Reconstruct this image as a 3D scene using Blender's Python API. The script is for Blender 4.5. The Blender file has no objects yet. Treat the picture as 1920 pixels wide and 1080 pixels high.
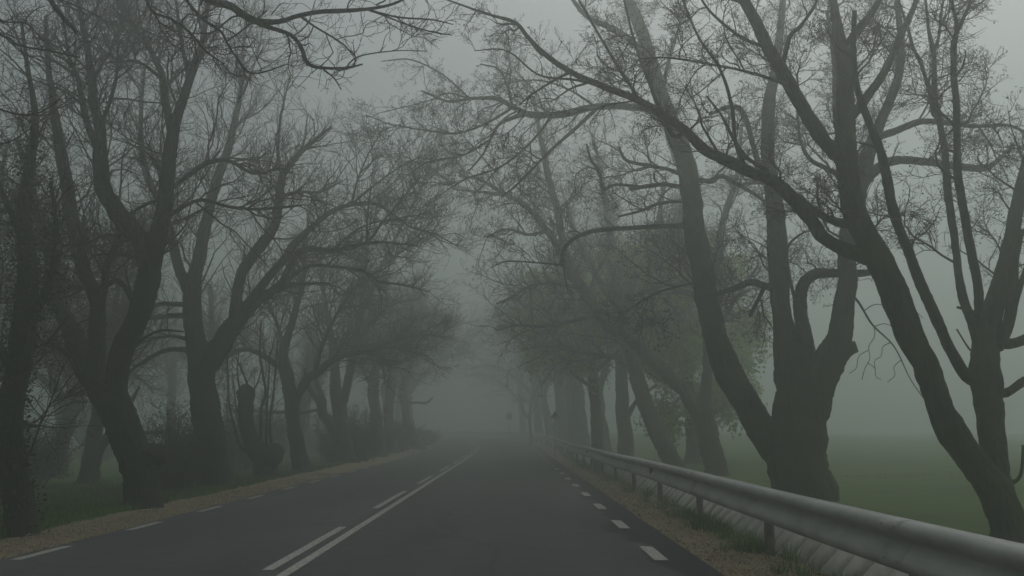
import bpy, math, random
import numpy as np
from mathutils import Vector

R = math.radians
rng = np.random.default_rng(11)
random.seed(5)
sc = bpy.context.scene
col = sc.collection

# ------------------------------------------------------------------ camera
F = 1493.0                      # focal length in pixels of the 1920 px wide photograph
CAMZ = 1.35
PITCH = math.atan((806 - 540) / F)
cam_d = bpy.data.cameras.new('camera')
cam_d.lens = 36.0 * F / 1920.0
cam_d.clip_start = 0.05
cam_d.clip_end = 3000
cam = bpy.data.objects.new('camera', cam_d)
cam.location = (0, 0, CAMZ)
cam.rotation_euler = (R(90) + PITCH, 0, 0)
col.objects.link(cam)
sc.camera = cam

# ------------------------------------------------------------------ sky and sun
SUN_EL, SUN_AZ = R(58), R(35)   # azimuth clockwise from +Y
w = bpy.data.worlds.new('World')
sc.world = w
w.use_nodes = True
nt = w.node_tree
bg = nt.nodes['Background']
sky = nt.nodes.new('ShaderNodeTexSky')
sky.sky_type = 'NISHITA'
sky.sun_disc = False
sky.sun_elevation = SUN_EL
sky.sun_rotation = SUN_AZ
sky.air_density = 1.0
sky.dust_density = 4.0
sky.ozone_density = 1.0
hsv = nt.nodes.new('ShaderNodeHueSaturation')
hsv.inputs['Saturation'].default_value = 0.42      # thick cloud: nearly no blue left
nt.links.new(sky.outputs[0], hsv.inputs['Color'])
nt.links.new(hsv.outputs[0], bg.inputs[0])
bg.inputs[1].default_value = 0.1
sun_d = bpy.data.lights.new('sun', 'SUN')
sun_d.energy = 0.9
sun_d.angle = R(60)
sun_d.color = (1.0, 0.99, 0.97)
sun = bpy.data.objects.new('sun', sun_d)
sun.rotation_euler = Vector((-math.sin(SUN_AZ) * math.cos(SUN_EL), -math.cos(SUN_AZ) * math.cos(SUN_EL),
                             -math.sin(SUN_EL))).to_track_quat('-Z', 'Y').to_euler()
col.objects.link(sun)
sc.view_settings.view_transform = 'Standard'
sc.view_settings.look = 'None'
sc.view_settings.gamma = 1.0
sc.view_settings.exposure = -0.64
sc.render.engine = 'CYCLES'
cy = sc.cycles
cy.max_bounces = 6
cy.diffuse_bounces = 2
cy.glossy_bounces = 2
cy.volume_bounces = 3
cy.transparent_max_bounces = 4
cy.use_denoising = True
try:
    cy.denoiser = 'OPENIMAGEDENOISE'
except Exception:
    pass

# ------------------------------------------------------------------ helpers
def tag(o, label=None, cat=None, group=None, kind=None):
    if label: o['label'] = label
    if cat: o['category'] = cat
    if group: o['group'] = group
    if kind: o['kind'] = kind
    return o

def mesh_np(name, V, Fq, mat, parent=None, smooth=True, uv=None, link=True):
    """V (n,3); Fq list of (m,k) int arrays"""
    if not isinstance(Fq, (list, tuple)): Fq = [Fq]
    Fq = [f for f in Fq if len(f)]
    me = bpy.data.meshes.new(name)
    V = np.asarray(V, np.float32)
    me.vertices.add(len(V)); me.vertices.foreach_set('co', V.ravel())
    nl = sum(f.size for f in Fq); npl = sum(len(f) for f in Fq)
    me.loops.add(nl); me.polygons.add(npl)
    me.loops.foreach_set('vertex_index', np.concatenate([f.ravel() for f in Fq]).astype(np.int32))
    tot = np.concatenate([np.full(len(f), f.shape[1], np.int32) for f in Fq])
    st = np.concatenate([[0], np.cumsum(tot)[:-1]]).astype(np.int32)
    me.polygons.foreach_set('loop_start', st)
    me.polygons.foreach_set('loop_total', tot)
    if smooth: me.polygons.foreach_set('use_smooth', np.ones(npl, bool))
    if uv is not None:
        l = me.uv_layers.new(name='UVMap')
        vi = np.concatenate([f.ravel() for f in Fq])
        l.data.foreach_set('uv', np.asarray(uv, np.float32)[vi].ravel())
    me.update(calc_edges=True)
    if mat: me.materials.append(mat)
    if not link: return me
    o = bpy.data.objects.new(name, me)
    col.objects.link(o)
    if parent: o.parent = parent
    return o

def empty(name, loc=(0, 0, 0)):
    o = bpy.data.objects.new(name, None)
    o.location = loc
    o.empty_display_size = 0.3
    col.objects.link(o)
    return o

def ray(x, y):
    r = (x - 960.0) / F; u = (540.0 - y) / F
    c, s = math.cos(PITCH), math.sin(PITCH)
    return np.array([r, c - u * s, s + u * c])

def at(x, y, D):
    """point of the photograph x,y on the upright plane Y = D; and metres per pixel there"""
    d = ray(x, y); t = D / d[1]
    return np.array([d[0] * t, D, CAMZ + d[2] * t]), t / F

def rise(Y):
    t = np.clip((np.asarray(Y, float) - 36) / 44, 0, 1)
    return 0.42 * t * t * (3 - 2 * t)

def bend(Y):
    Y = np.asarray(Y, float)
    a = np.clip(Y - 48, 0, 90)
    return -0.003 * a * a - 0.54 * np.clip(Y - 138, 0, None)

def catmull(P, n_per):
    P = np.asarray(P, float)
    Q = np.vstack([2 * P[0] - P[1], P, 2 * P[-1] - P[-2]])
    out = []
    for i in range(1, len(Q) - 2):
        p0, p1, p2, p3 = Q[i - 1], Q[i], Q[i + 1], Q[i + 2]
        for t in np.linspace(0, 1, n_per, endpoint=False):
            out.append(0.5 * ((2 * p1) + (-p0 + p2) * t + (2 * p0 - 5 * p1 + 4 * p2 - p3) * t * t + (-p0 + 3 * p1 - 3 * p2 + p3) * t ** 3))
    out.append(P[-1])
    return np.array(out)

def resample(P, n):
    """P (k,4) xyz r -> n points evenly spaced"""
    d = np.r_[0, np.cumsum(np.linalg.norm(np.diff(P[:, :3], axis=0), axis=1))]
    s = np.linspace(0, d[-1], n)
    return np.stack([np.interp(s, d, P[:, i]) for i in range(P.shape[1])], 1)

def norm(a):
    return a / np.maximum(np.linalg.norm(a, axis=-1, keepdims=True), 1e-9)

def tubes(P, Rr, S, noise=0.0, cap=False, furrow=0.0):
    """P (N,K,3), Rr (N,K): tubes with S sides"""
    N, K, _ = P.shape
    T = np.empty_like(P)
    T[:, 1:-1] = P[:, 2:] - P[:, :-2]
    T[:, 0] = P[:, 1] - P[:, 0]; T[:, -1] = P[:, -1] - P[:, -2]
    T = norm(T)
    main = norm(P[:, -1] - P[:, 0])
    ref = np.where(np.abs(main[:, 1:2]) < 0.8, np.array([[0., 1., 0.]]), np.array([[1., 0., 0.]]))
    A = norm(np.cross(T, ref[:, None, :])); B = np.cross(T, A)
    ang = np.linspace(0, 2 * np.pi, S, endpoint=False)
    ca, sa = np.cos(ang), np.sin(ang)
    rr = Rr[:, :, None] * np.ones(S)
    if noise:
        n1 = rng.normal(0, 1, (N, K, S))
        n1 = (n1 + np.roll(n1, 1, 2) + np.roll(n1, 1, 1) + np.roll(n1, -1, 1)) / 2
        rr = rr * (1 + noise * n1)
    if furrow:
        w_ = rng.normal(0, 1, (N, K, S))
        acc = np.zeros((N, S)); fw = np.empty((N, K, S))
        for k_ in range(K):
            acc = 0.88 * acc + 0.47 * w_[:, k_]
            fw[:, k_] = acc
        fw = fw - 0.4 * (np.roll(fw, 1, 2) + np.roll(fw, -1, 2))
        rr = rr * (1 + furrow * fw)
    V = P[:, :, None, :] + rr[..., None] * (A[:, :, None, :] * ca[None, None, :, None] + B[:, :, None, :] * sa[None, None, :, None])
    V = V.reshape(-1, 3)
    n = np.arange(N)[:, None, None] * K * S
    k = np.arange(K - 1)[None, :, None] * S
    s = np.arange(S)[None, None, :]
    a = n + k + s; b = n + k + (s + 1) % S
    Fq = np.stack([a, b, b + S, a + S], -1).reshape(-1, 4)
    fs = [Fq]
    if cap:
        fs.append((np.arange(N)[:, None] * K * S + (K - 1) * S + np.arange(S)[None, :]).astype(int))
    return V, fs

class Geo:
    def __init__(self): self.V = []; self.F = {}; self.n = 0
    def add(self, V, fs):
        self.V.append(np.asarray(V, float))
        for f in (fs if isinstance(fs, (list, tuple)) else [fs]):
            f = np.asarray(f)
            self.F.setdefault(f.shape[1], []).append(f + self.n)
        self.n += len(V)
        return self
    def build(self, name, mat, parent=None, smooth=True, link=True):
        if not self.n: return None
        return mesh_np(name, np.vstack(self.V), [np.vstack(v) for v in self.F.values()], mat, parent, smooth, link=link)

def box(g, c, s, rot=0.0):
    x, y, z = [v / 2 for v in s]
    V = np.array([[-x, -y, -z], [x, -y, -z], [x, y, -z], [-x, y, -z], [-x, -y, z], [x, -y, z], [x, y, z], [-x, y, z]])
    cr, sr = math.cos(rot), math.sin(rot)
    V = V @ np.array([[cr, sr, 0], [-sr, cr, 0], [0, 0, 1]]) + np.asarray(c)
    g.add(V, np.array([[0, 3, 2, 1], [4, 5, 6, 7], [0, 1, 5, 4], [1, 2, 6, 5], [2, 3, 7, 6], [3, 0, 4, 7]]))

# ------------------------------------------------------------------ materials
def mat_new(name, rough=0.9):
    m = bpy.data.materials.new(name); m.use_nodes = True
    n = m.node_tree; b = n.nodes['Principled BSDF']
    b.inputs['Roughness'].default_value = rough
    return m, n, b

def noise_node(n, scale, detail=4, vec=None, rough=0.55):
    t = n.nodes.new('ShaderNodeTexNoise')
    t.inputs['Scale'].default_value = scale; t.inputs['Detail'].default_value = detail
    t.inputs['Roughness'].default_value = rough
    if vec is not None: n.links.new(vec, t.inputs['Vector'])
    return t

def ramp(n, src, stops):
    r = n.nodes.new('ShaderNodeValToRGB')
    e = r.color_ramp.elements
    e[0].position, e[0].color = stops[0][0], (*stops[0][1], 1)
    e[1].position, e[1].color = stops[1][0], (*stops[1][1], 1)
    for p, c in stops[2:]:
        x = e.new(p); x.color = (*c, 1)
    n.links.new(src, r.inputs[0])
    return r

def mix(n, fac, a, b):
    m = n.nodes.new('ShaderNodeMix'); m.data_type = 'RGBA'
    for sock, v in ((m.inputs[0], fac), (m.inputs[6], a), (m.inputs[7], b)):
        if isinstance(v, (int, float)): sock.default_value = v
        elif isinstance(v, tuple): sock.default_value = (*v, 1)
        else: n.links.new(v, sock)
    return m.outputs[2]

def bump(n, b, src, strength, dist):
    k = n.nodes.new('ShaderNodeBump'); k.inputs['Strength'].default_value = strength
    k.inputs['Distance'].default_value = dist
    n.links.new(src, k.inputs['Height']); n.links.new(k.outputs[0], b.inputs['Normal'])

def math_node(n, op, a, b=None):
    m = n.nodes.new('ShaderNodeMath'); m.operation = op
    for i, v in enumerate((a, b)):
        if v is None: continue
        if isinstance(v, (int, float)): m.inputs[i].default_value = v
        else: n.links.new(v, m.inputs[i])
    return m.outputs[0]

def coords(n, scale=(1, 1, 1)):
    g = n.nodes.new('ShaderNodeNewGeometry')
    mp = n.nodes.new('ShaderNodeMapping'); mp.inputs['Scale'].default_value = scale
    n.links.new(g.outputs['Position'], mp.inputs['Vector'])
    return mp.outputs[0]

def bark_mat(name, dark, light, moss, moss_amt):
    m, n, b = mat_new(name, 0.95)
    v = coords(n, (1, 1, 0.22))
    a = noise_node(n, 16, 6, v, 0.65)
    c = ramp(n, a.outputs[0], [(0.32, dark), (0.68, light)]).outputs[0]
    v2 = coords(n)
    ms = noise_node(n, 1.6, 5, v2)
    f = ramp(n, ms.outputs[0], [(0.5 - moss_amt * .2, (0, 0, 0)), (0.72 - moss_amt * .2, (1, 1, 1))]).outputs[0]
    n.links.new(mix(n, f, c, moss), b.inputs['Base Color'])
    bump(n, b, a.outputs[0], 1.0, 0.09)
    return m

BARK_R = bark_mat('bark_rough', (0.014, 0.011, 0.008), (0.08, 0.066, 0.05), (0.085, 0.088, 0.03), 0.9)
BARK_L = bark_mat('bark_mossy', (0.013, 0.013, 0.009), (0.072, 0.066, 0.048), (0.045, 0.055, 0.025), 0.9)
def plain(name, c1, c2, scale=3.0, rough=0.9):
    m, n, b = mat_new(name, rough)
    a = noise_node(n, scale, 3, coords(n))
    n.links.new(ramp(n, a.outputs[0], [(0.35, c1), (0.65, c2)]).outputs[0], b.inputs['Base Color'])
    return m
TWIG = plain('twig_bark', (0.06, 0.046, 0.038), (0.12, 0.09, 0.075))
BUD = plain('leaf_buds', (0.10, 0.07, 0.05), (0.17, 0.13, 0.075), 1.5)
LEAF = plain('spring_leaves', (0.26, 0.40, 0.01), (0.46, 0.56, 0.03), 0.8, 0.6)
IVY = plain('ivy_leaves', (0.02, 0.035, 0.012), (0.045, 0.065, 0.025), 2.0, 0.5)
SHRUB = plain('shrub_twigs', (0.04, 0.042, 0.025), (0.07, 0.065, 0.04), 1.0)

# ------------------------------------------------------------------ ground, road
def ground_z(u, Y):
    """cross-section: flat verge, ditch behind the rail on the right"""
    z = np.interp(u, [-400, -60, -14, -9, -6.4, -5.6, 1.9, 2.95, 3.15, 3.66, 3.72, 4.3, 5.2, 6.5, 9, 12, 16, 22, 30, 45, 70, 110, 400],
                     [-1.0, -1.0, -0.35, -0.12, 0.02, -0.03, -0.03, -0.01, -0.1, -0.62, -0.62, -0.04, 0.04, 0.06, 0.2, 0.36, 0.46, 0.5, 0.48, 0.4, 0.32, 0.3, 0.3])
    return z
us = np.r_[-400, -250, -150, -100, -70, -50, -38, -30, -24, -20, -17, -14, -12, -10.5, np.arange(-9.5, -5.4, 0.18), -4.5, -2, 1.0,
           np.arange(1.8, 3.1, 0.1), 3.15, 3.4, 3.66, 3.72, 4.0, 4.3, 4.7, 5.2, 5.8, 6.5, 7.5, 9, 10.5, 12, 15, 20, 27, 36, 50, 75, 110, 170, 250, 400]
Ys = np.r_[-120, -60, -30, -15, -8, -4, np.arange(0, 30, 0.25), np.arange(30, 60, 0.6), np.arange(60, 140, 2.5), 150, 170, 200, 250, 320, 420]
U, YY = np.meshgrid(us, Ys)
fade = 1 / (1 + np.maximum(0, np.abs(U) - 8) / 60)
X = U + bend(YY) * np.clip(fade, 0.25, 1)
nz = sum(a * np.sin(U * fx + p) * np.sin(YY * fy + q) for a, fx, fy, p, q in
         ((0.03, 1.1, 0.7, 0, 1), (0.02, 2.3, 1.9, 2, 0.3), (0.012, 4.7, 5.1, 1, 2), (0.12, 0.13, 0.09, 0.4, 1.1)))
off = np.where((U > -5.5) & (U < 3.0), 0.12, 1.0) * np.where((U >= 3.0) & (U < 4.8), 0.1, 1) * np.clip((np.abs(U) - 1.9) / 2, 0.1, 1)
off = np.where(np.abs(U) < 12, np.minimum(off, 0.6), off)
Z = ground_z(U, YY) + rise(YY) + nz * off + rng.normal(0, 0.006, U.shape)
n0, n1 = U.shape
idx = np.arange(n0 * n1).reshape(n0, n1)
FQ = np.stack([idx[:-1, :-1], idx[:-1, 1:], idx[1:, 1:], idx[1:, :-1]], -1).reshape(-1, 4)

gm, n, b = mat_new('field_and_verge', 1.0)
uvn = n.nodes.new('ShaderNodeUVMap')
sx = n.nodes.new('ShaderNodeSeparateXYZ'); n.links.new(uvn.outputs[0], sx.inputs[0])
pos = coords(n)
nb = noise_node(n, 2.2, 6, pos, 0.7)
wob = math_node(n, 'MULTIPLY', math_node(n, 'SUBTRACT', nb.outputs[0], 0.5), 1.0)
uu = math_node(n, 'ADD', sx.outputs[0], wob)
gl = math_node(n, 'MULTIPLY', math_node(n, 'ADD', uu, 6.55), 7.0)       # 1 right of the left verge's edge
gr = math_node(n, 'MULTIPLY', math_node(n, 'SUBTRACT', 3.1, uu), 4.0)
for m_ in (gl, gr): m_.node.use_clamp = True
dirtf = math_node(n, 'MULTIPLY', gl, gr)
gn = noise_node(n, 0.35, 6, pos, 0.65)
gn2 = noise_node(n, 9, 4, pos, 0.7)
grassc = mix(n, 0.35, ramp(n, gn.outputs[0], [(0.36, (0.06, 0.12, 0.015)), (0.62, (0.12, 0.20, 0.028))]).outputs[0],
             ramp(n, gn2.outputs[0], [(0.35, (0.03, 0.05, 0.012)), (0.65, (0.09, 0.13, 0.035))]).outputs[0])
dn = noise_node(n, 14, 8, pos, 0.75)
dn2 = noise_node(n, 1.2, 4, pos)
dirtc = mix(n, 0.35, ramp(n, dn.outputs[0], [(0.34, (0.19, 0.145, 0.08)), (0.66, (0.42, 0.34, 0.20))]).outputs[0],
            ramp(n, dn2.outputs[0], [(0.35, (0.20, 0.155, 0.085)), (0.65, (0.35, 0.28, 0.165))]).outputs[0])
n.links.new(mix(n, dirtf, grassc, dirtc), b.inputs['Base Color'])
bump(n, b, dn.outputs[0], 0.9, 0.04)
ground = mesh_np('ground', np.stack([X, YY, Z], -1).reshape(-1, 3), FQ, gm, uv=np.stack([U, YY], -1).reshape(-1, 2))
tag(ground, 'grass field and sandy verges under the trees', 'ground', kind='structure')

def strip(name, u0, u1, z, mat, y0=-20, y1=200, step=0.5, parent=None, wob=0.0, thick=0.0, un=2):
    ys = np.arange(y0, y1 + 1e-6, step)
    if len(ys) < 2: ys = np.array([y0, y1])
    uu = np.linspace(u0, u1, un)
    Ug, Yg = np.meshgrid(uu, ys)
    Ug = Ug.copy()
    if wob:
        e = np.cumsum(rng.normal(0, wob * .35, len(ys))); e -= np.convolve(np.pad(e, 12, 'edge'), np.ones(25) / 25, 'valid')
        Ug[:, -1] += e
        e = np.cumsum(rng.normal(0, wob * .35, len(ys))); e -= np.convolve(np.pad(e, 12, 'edge'), np.ones(25) / 25, 'valid')
        Ug[:, 0] += e
    Xg = Ug + bend(Yg)
    V = np.stack([Xg, Yg, rise(Yg) + z + 0 * Xg], -1).reshape(-1, 3)
    a, c = Ug.shape
    i = np.arange(a * c).reshape(a, c)
    f = np.stack([i[:-1, :-1], i[:-1, 1:], i[1:, 1:], i[1:, :-1]], -1).reshape(-1, 4)
    return V, f, np.stack([Ug, Yg], -1).reshape(-1, 2)

am, n, b = mat_new('asphalt', 0.8)
b.inputs['Specular IOR Level'].default_value = 0.35
pos = coords(n)
a1 = noise_node(n, 120, 3, pos, 0.7); a2 = noise_node(n, 0.9, 5, coords(n, (1, 0.15, 1)), 0.6)
a3 = noise_node(n, 0.5, 4, pos)
uvn = n.nodes.new('ShaderNodeUVMap'); sx = n.nodes.new('ShaderNodeSeparateXYZ'); n.links.new(uvn.outputs[0], sx.inputs[0])
fine = ramp(n, a1.outputs[0], [(0.3, (0.045, 0.045, 0.045)), (0.72, (0.11, 0.114, 0.114))]).outputs[0]
lanes = ramp(n, a2.outputs[0], [(0.35, (0.05, 0.05, 0.05)), (0.65, (0.105, 0.109, 0.109))]).outputs[0]
basec = mix(n, 0.6, fine, lanes)
vor = n.nodes.new('ShaderNodeTexVoronoi'); vor.feature = 'DISTANCE_TO_EDGE'; vor.inputs['Scale'].default_value = 0.35
wv = n.nodes.new('ShaderNodeMapping'); n.links.new(mix(n, 0.12, pos, noise_node(n, 1.5, 5, pos).outputs[1]), wv.inputs['Vector']); n.links.new(wv.outputs[0], vor.inputs['Vector'])
crack = ramp(n, vor.outputs['Distance'], [(0.0, (1, 1, 1)), (0.012, (0, 0, 0))]).outputs[0]
tr = math_node(n, 'SINE', math_node(n, 'MULTIPLY', math_node(n, 'ADD', sx.outputs[0], 0.35), 3.4))
trf = math_node(n, 'MULTIPLY', math_node(n, 'ADD', tr, 1.0), 0.28)
basec = mix(n, trf, basec, (0.068, 0.067, 0.064))
basec = mix(n, math_node(n, 'MULTIPLY', crack, 0.45), basec, (0.015, 0.015, 0.015))
a4 = noise_node(n, 2.3, 6, pos, 0.7)
basec = mix(n, ramp(n, a4.outputs[0], [(0.5, (0, 0, 0)), (0.7, (.5, .5, .5))]).outputs[0], basec, (0.028, 0.028, 0.028))
wb = math_node(n, 'MULTIPLY', math_node(n, 'SUBTRACT', a3.outputs[0], 0.5), 1.5)
edge = math_node(n, 'MULTIPLY', math_node(n, 'SUBTRACT', math_node(n, 'ADD', sx.outputs[0], wb), 1.42), 9.0); edge.node.use_clamp = True
n.links.new(mix(n, math_node(n, 'MULTIPLY', edge, 0.9), basec, (0.008, 0.009, 0.011)), b.inputs['Base Color'])
bump(n, b, a1.outputs[0], 0.35, 0.006)
V, f, uvs = strip('road', -5.34, 1.98, 0.012, am, wob=0.02, step=0.3, un=12)
road = mesh_np('road', V, f, am, uv=uvs)
tag(road, 'grey asphalt road running straight into the fog then bending left', 'road', kind='structure')

pm, n, b = mat_new('road_paint', 0.6)
p1 = noise_node(n, 30, 6, coords(n), 0.8)
n.links.new(ramp(n, p1.outputs[0], [(0.38, (0.09, 0.09, 0.085)), (0.52, (0.44, 0.44, 0.40))]).outputs[0], b.inputs['Base Color'])
def paint(name, segs, u0, u1):
    g = Geo()
    for y0, y1 in segs:
        V, f, _ = strip('m', u0, u1, 0.017, pm, y0=y0, y1=y1, step=min(0.5, (y1 - y0) / 2), un=2)
        g.add(V, f)
    g.build(name, pm, road, smooth=False)
paint('solid_centre_line', [(-20, 150)], -2.19, -2.08)
def dashes(first, ln, period, end=130):
    out = []; y = first - period * math.ceil((first + 15) / period)
    while y < end:
        out.append((y, y + ln)); y += period
    return out
# the inner broken line beside the solid one: dashes read off the photograph
paint('broken_centre_line', [(-8, -2), (1.5, 5), (8.05, 12.0), (14.2, 18.2), (20.6, 24.4), (26.8, 30.8), (33, 37), (39, 43), (45, 49), (51, 55), (57, 61), (64, 68)], -2.42, -2.31)
paint('right_edge_dashes', dashes(8.65, 1.4, 2.72), 1.48, 1.63)
paint('left_edge_dashes', dashes(8.68, 1.28, 2.47), -5.24, -5.12)

# concrete lining of the ditch behind the rail
cm, n, b = mat_new('weathered_concrete', 0.9)
c1 = noise_node(n, 6, 7, coords(n), 0.7); c2 = noise_node(n, 0.9, 4, coords(n))
n.links.new(mix(n, 0.5, ramp(n, c1.outputs[0], [(0.32, (0.3, 0.29, 0.255)), (0.65, (0.58, 0.56, 0.51))]).outputs[0],
            ramp(n, c2.outputs[0], [(0.35, (0.28, 0.28, 0.22)), (0.6, (0.48, 0.47, 0.43))]).outputs[0]), b.inputs['Base Color'])
bump(n, b, c1.outputs[0], 0.5, 0.01)
g = Geo()
y = -4.0
while y < 75:
    L = 0.5
    j = rng.normal(0, 0.006, 4)
    p0 = np.array([3.70, -0.58]); p1 = np.array([4.30 + rng.normal(0, .01), 0.06 + rng.normal(0, 0.02)])
    prof = [p0 + [0.0, 0.0], p1, p1 + [0.07, -0.05], p0 + [0.09, -0.04]]
    V = []
    for yy_, s_ in ((y + 0.012, 0), (y + L - 0.012, 1)):
        for q in prof:
            V.append([q[0] + float(bend(yy_)) + j[s_], yy_, q[1] + float(rise(yy_)) + j[s_ + 2]])
    g.add(np.array(V), np.array([[0, 1, 5, 4], [1, 2, 6, 5], [2, 3, 7, 6], [3, 0, 4, 7], [3, 2, 1, 0], [4, 5, 6, 7]]))
    y += L
dt = g.build('ditch_lining', cm, smooth=False)
tag(dt, 'grey concrete slabs lining the ditch behind the guardrail', 'ditch', kind='structure')

# ------------------------------------------------------------------ guardrail
zm, n, b = mat_new('galvanised_steel', 0.62)
z1 = noise_node(n, 5, 6, coords(n, (1, 0.4, 1)), 0.65)
n.links.new(ramp(n, z1.outputs[0], [(0.3, (0.33, 0.335, 0.32)), (0.7, (0.52, 0.525, 0.50))]).outputs[0], b.inputs['Base Color'])
b.inputs['Metallic'].default_value = 0.1
bump(n, b, z1.outputs[0], 0.15, 0.01)
rm, n, b = mat_new('weathered_post_steel', 0.8)
z1 = noise_node(n, 9, 6, coords(n), 0.7)
n.links.new(ramp(n, z1.outputs[0], [(0.35, (0.12, 0.105, 0.085)), (0.65, (0.27, 0.25, 0.22))]).outputs[0], b.inputs['Base Color'])
SB_ = plain('dark_reflector', (0.02, 0.02, 0.02), (0.05, 0.035, 0.03), 20)
rail = empty('guardrail', (2.7, 8, 0))
tag(rail, 'long galvanised steel guardrail along the right edge of the road', 'guardrail')
def child(o, par):
    o.parent = par; o.location = -Vector(par.location); return o
# W profile facing the road (-x), z from 0.40 to 0.74
pz = np.array([0.745, 0.743, 0.735, 0.71, 0.675, 0.645, 0.62, 0.60, 0.575, 0.54, 0.50, 0.465, 0.43, 0.405, 0.392])
px = np.array([0.04, 0.01, -0.02, -0.045, -0.05, -0.03, 0.01, 0.032, 0.022, -0.008, -0.035, -0.05, -0.045, -0.02, 0.01])
prof = catmull(np.stack([px, pz], 1), 3)
RU = 2.68
ys = np.r_[np.arange(-6, 60, 0.4), np.arange(60, 125, 1.0)]
bk = prof[::-1] + [0.012, 0.0]
bk[0, 1] -= 0.006; bk[-1, 1] += 0.006
loop = np.vstack([prof, bk])
V = np.stack([np.stack([loop[:, 0] + RU + float(bend(v)) + 0.006 * math.sin(v * .8), np.full(len(loop), v), loop[:, 1] + float(rise(v)) + 0.008 * math.sin(v * .45 + 1)], -1) for v in ys])
K, S, _ = V.shape
k = np.arange(K - 1)[:, None] * S; s = np.arange(S)[None]
f = np.stack([k + s, k + (s + 1) % S, k + S + (s + 1) % S, k + S + s], -1).reshape(-1, 4)
child(mesh_np('rail_beam', V.reshape(-1, 3), f, zm), rail)
SP = 3.3
post_y = [2.55 + SP * i for i in range(30)]
pg = Geo()
for dx, dy, sx_, sy_ in ((0, 0, 0.012, 0.12), (0.035, 0.054, 0.07, 0.012), (0.035, -0.054, 0.07, 0.012)):
    box(pg, (dx, dy, 0.16), (sx_, sy_, 1.06))
box(pg, (-0.045, 0, 0.575), (0.085, 0.1, 0.2))
post_me = pg.build('post', rm, smooth=False, link=False)
bg_ = Geo()
ringP = np.array([[[-0.115, 0.0, 0.575], [-0.128, 0, 0.575], [-0.134, 0, 0.575], [-0.135, 0, 0.575]]])
for dy_ in (0, ):
    V, fs = tubes(ringP, np.array([[0.024, 0.022, 0.012, 0.001]]), 10)
    bg_.add(V, fs)
bolt_me = bg_.build('bolt', zm, link=False)
for ry in (15.7, 28.9, 42.1):
    g = Geo(); box(g, (RU + 0.0, ry, 0.565 + float(rise(ry))), (0.05, 0.10, 0.12)); box(g, (RU - 0.028, ry, 0.565 + float(rise(ry))), (0.006, 0.07, 0.08))
    child(g.build('reflector', SB_, smooth=False), rail)
for i, py in enumerate(post_y):
    x = RU + 0.132 + float(bend(py)); z = float(rise(py))
    p = bpy.data.objects.new('post', post_me); col.objects.link(p); p.parent = rail
    p.location = Vector((x, py, z)) - rail.location
    p.rotation_euler = (random.uniform(-.012, .012), random.uniform(-.015, .015), 0)
    if py < 45:
        q = bpy.data.objects.new('bolt', bolt_me); col.objects.link(q); q.parent = p
        q.location = (0.012, 0, 0)
# splice joints: overlapping ends of the beam sections, a shade proud of it, with bolt heads
for py in (5.6, 11.95, 18.3, 24.65):
    g = Geo()
    pr = prof + [-0.004, 0]
    pr2 = prof + [0.0, 0]
    lp = np.vstack([pr, pr2[::-1]])
    V = np.stack([np.stack([lp[:, 0] + RU + float(bend(v)) + 0.006 * math.sin(v * .8), np.full(len(lp), v), lp[:, 1] + float(rise(v)) + 0.008 * math.sin(v * .45 + 1)], -1) for v in (py, py + 0.16, py + 0.33)])
    K, S, _ = V.shape
    k = np.arange(K - 1)[:, None] * S; s = np.arange(S)[None]
    f = np.stack([k + s, k + (s + 1) % S, k + S + (s + 1) % S, k + S + s], -1).reshape(-1, 4)
    g.add(V.reshape(-1, 3), [f, np.arange(S)[None, ::-1], np.arange(S)[None] + (K - 1) * S])
    sp = child(g.build('splice', zm), rail)
    for zz in (0.70, 0.47):
        for yy_ in (py + 0.07, py + 0.26):
            P_ = np.array([[[-0.04, 0, 0], [-0.06, 0, 0], [-0.066, 0, 0]]])
            g = Geo(); V, fs = tubes(P_, np.array([[0.017, 0.015, 0.002]]), 8); g.add(V, fs)
            bo = g.build('bolt', zm); bo.parent = sp; bo.location = (RU, yy_, zz + float(rise(yy_)))

# ------------------------------------------------------------------ signs
def sign_pole(x, y, h, par, r=0.03):
    g = Geo()
    V, fs = tubes(np.array([[[0, 0, -0.3], [0, 0, h * .5], [0, 0, h]]]), np.full((1, 3), r), 10, cap=True)
    g.add(V, fs); g.build('pole', zm, par)
def flat_mat(name, c, rough=0.5):
    m, n, b = mat_new(name, rough)
    a = noise_node(n, 7, 4, coords(n))
    n.links.new(ramp(n, a.outputs[0], [(0.3, tuple(v * .85 for v in c)), (0.7, c)]).outputs[0], b.inputs['Base Color'])
    return m
SW, SR, SB, SG = flat_mat('sign_white', (0.85, 0.85, 0.82)), flat_mat('sign_red', (0.7, 0.32, 0.27)), flat_mat('sign_black', (0.02, 0.02, 0.02)), flat_mat('sign_grey_back', (0.13, 0.14, 0.15))
def poly_plate(pts, y, t):
    """plate in the xz plane facing -y"""
    P = np.array(pts, float); k = len(P)
    V = np.vstack([np.c_[P[:, 0], np.full(k, y), P[:, 1]], np.c_[P[:, 0], np.full(k, y + t), P[:, 1]]])
    side = np.array([[i, (i + 1) % k, (i + 1) % k + k, i + k] for i in range(k)])
    return V, [np.arange(k)[None], np.arange(k)[None, ::-1] + k, side]
def rtri(R0, rc, cz):
    pts = []
    for a in (90, 210, 330):
        cx, cz_ = (R0 - 2 * rc) * math.cos(R(a)), cz + (R0 - 2 * rc) * math.sin(R(a))
        for d in (-60, -30, 0, 30, 60):
            pts.append((cx + rc * math.cos(R(a + d)), cz_ + rc * math.sin(R(a + d))))
    return pts
SD = 36.0
p, mpp = at(1040.5, 778, SD)
ws = empty('warning_sign', (p[0], SD, float(rise(SD))))
tag(ws, 'triangular red and white warning sign on a thin pole behind the guardrail', 'road sign')
cz = p[2] - float(rise(SD)) - 0.04
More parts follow.
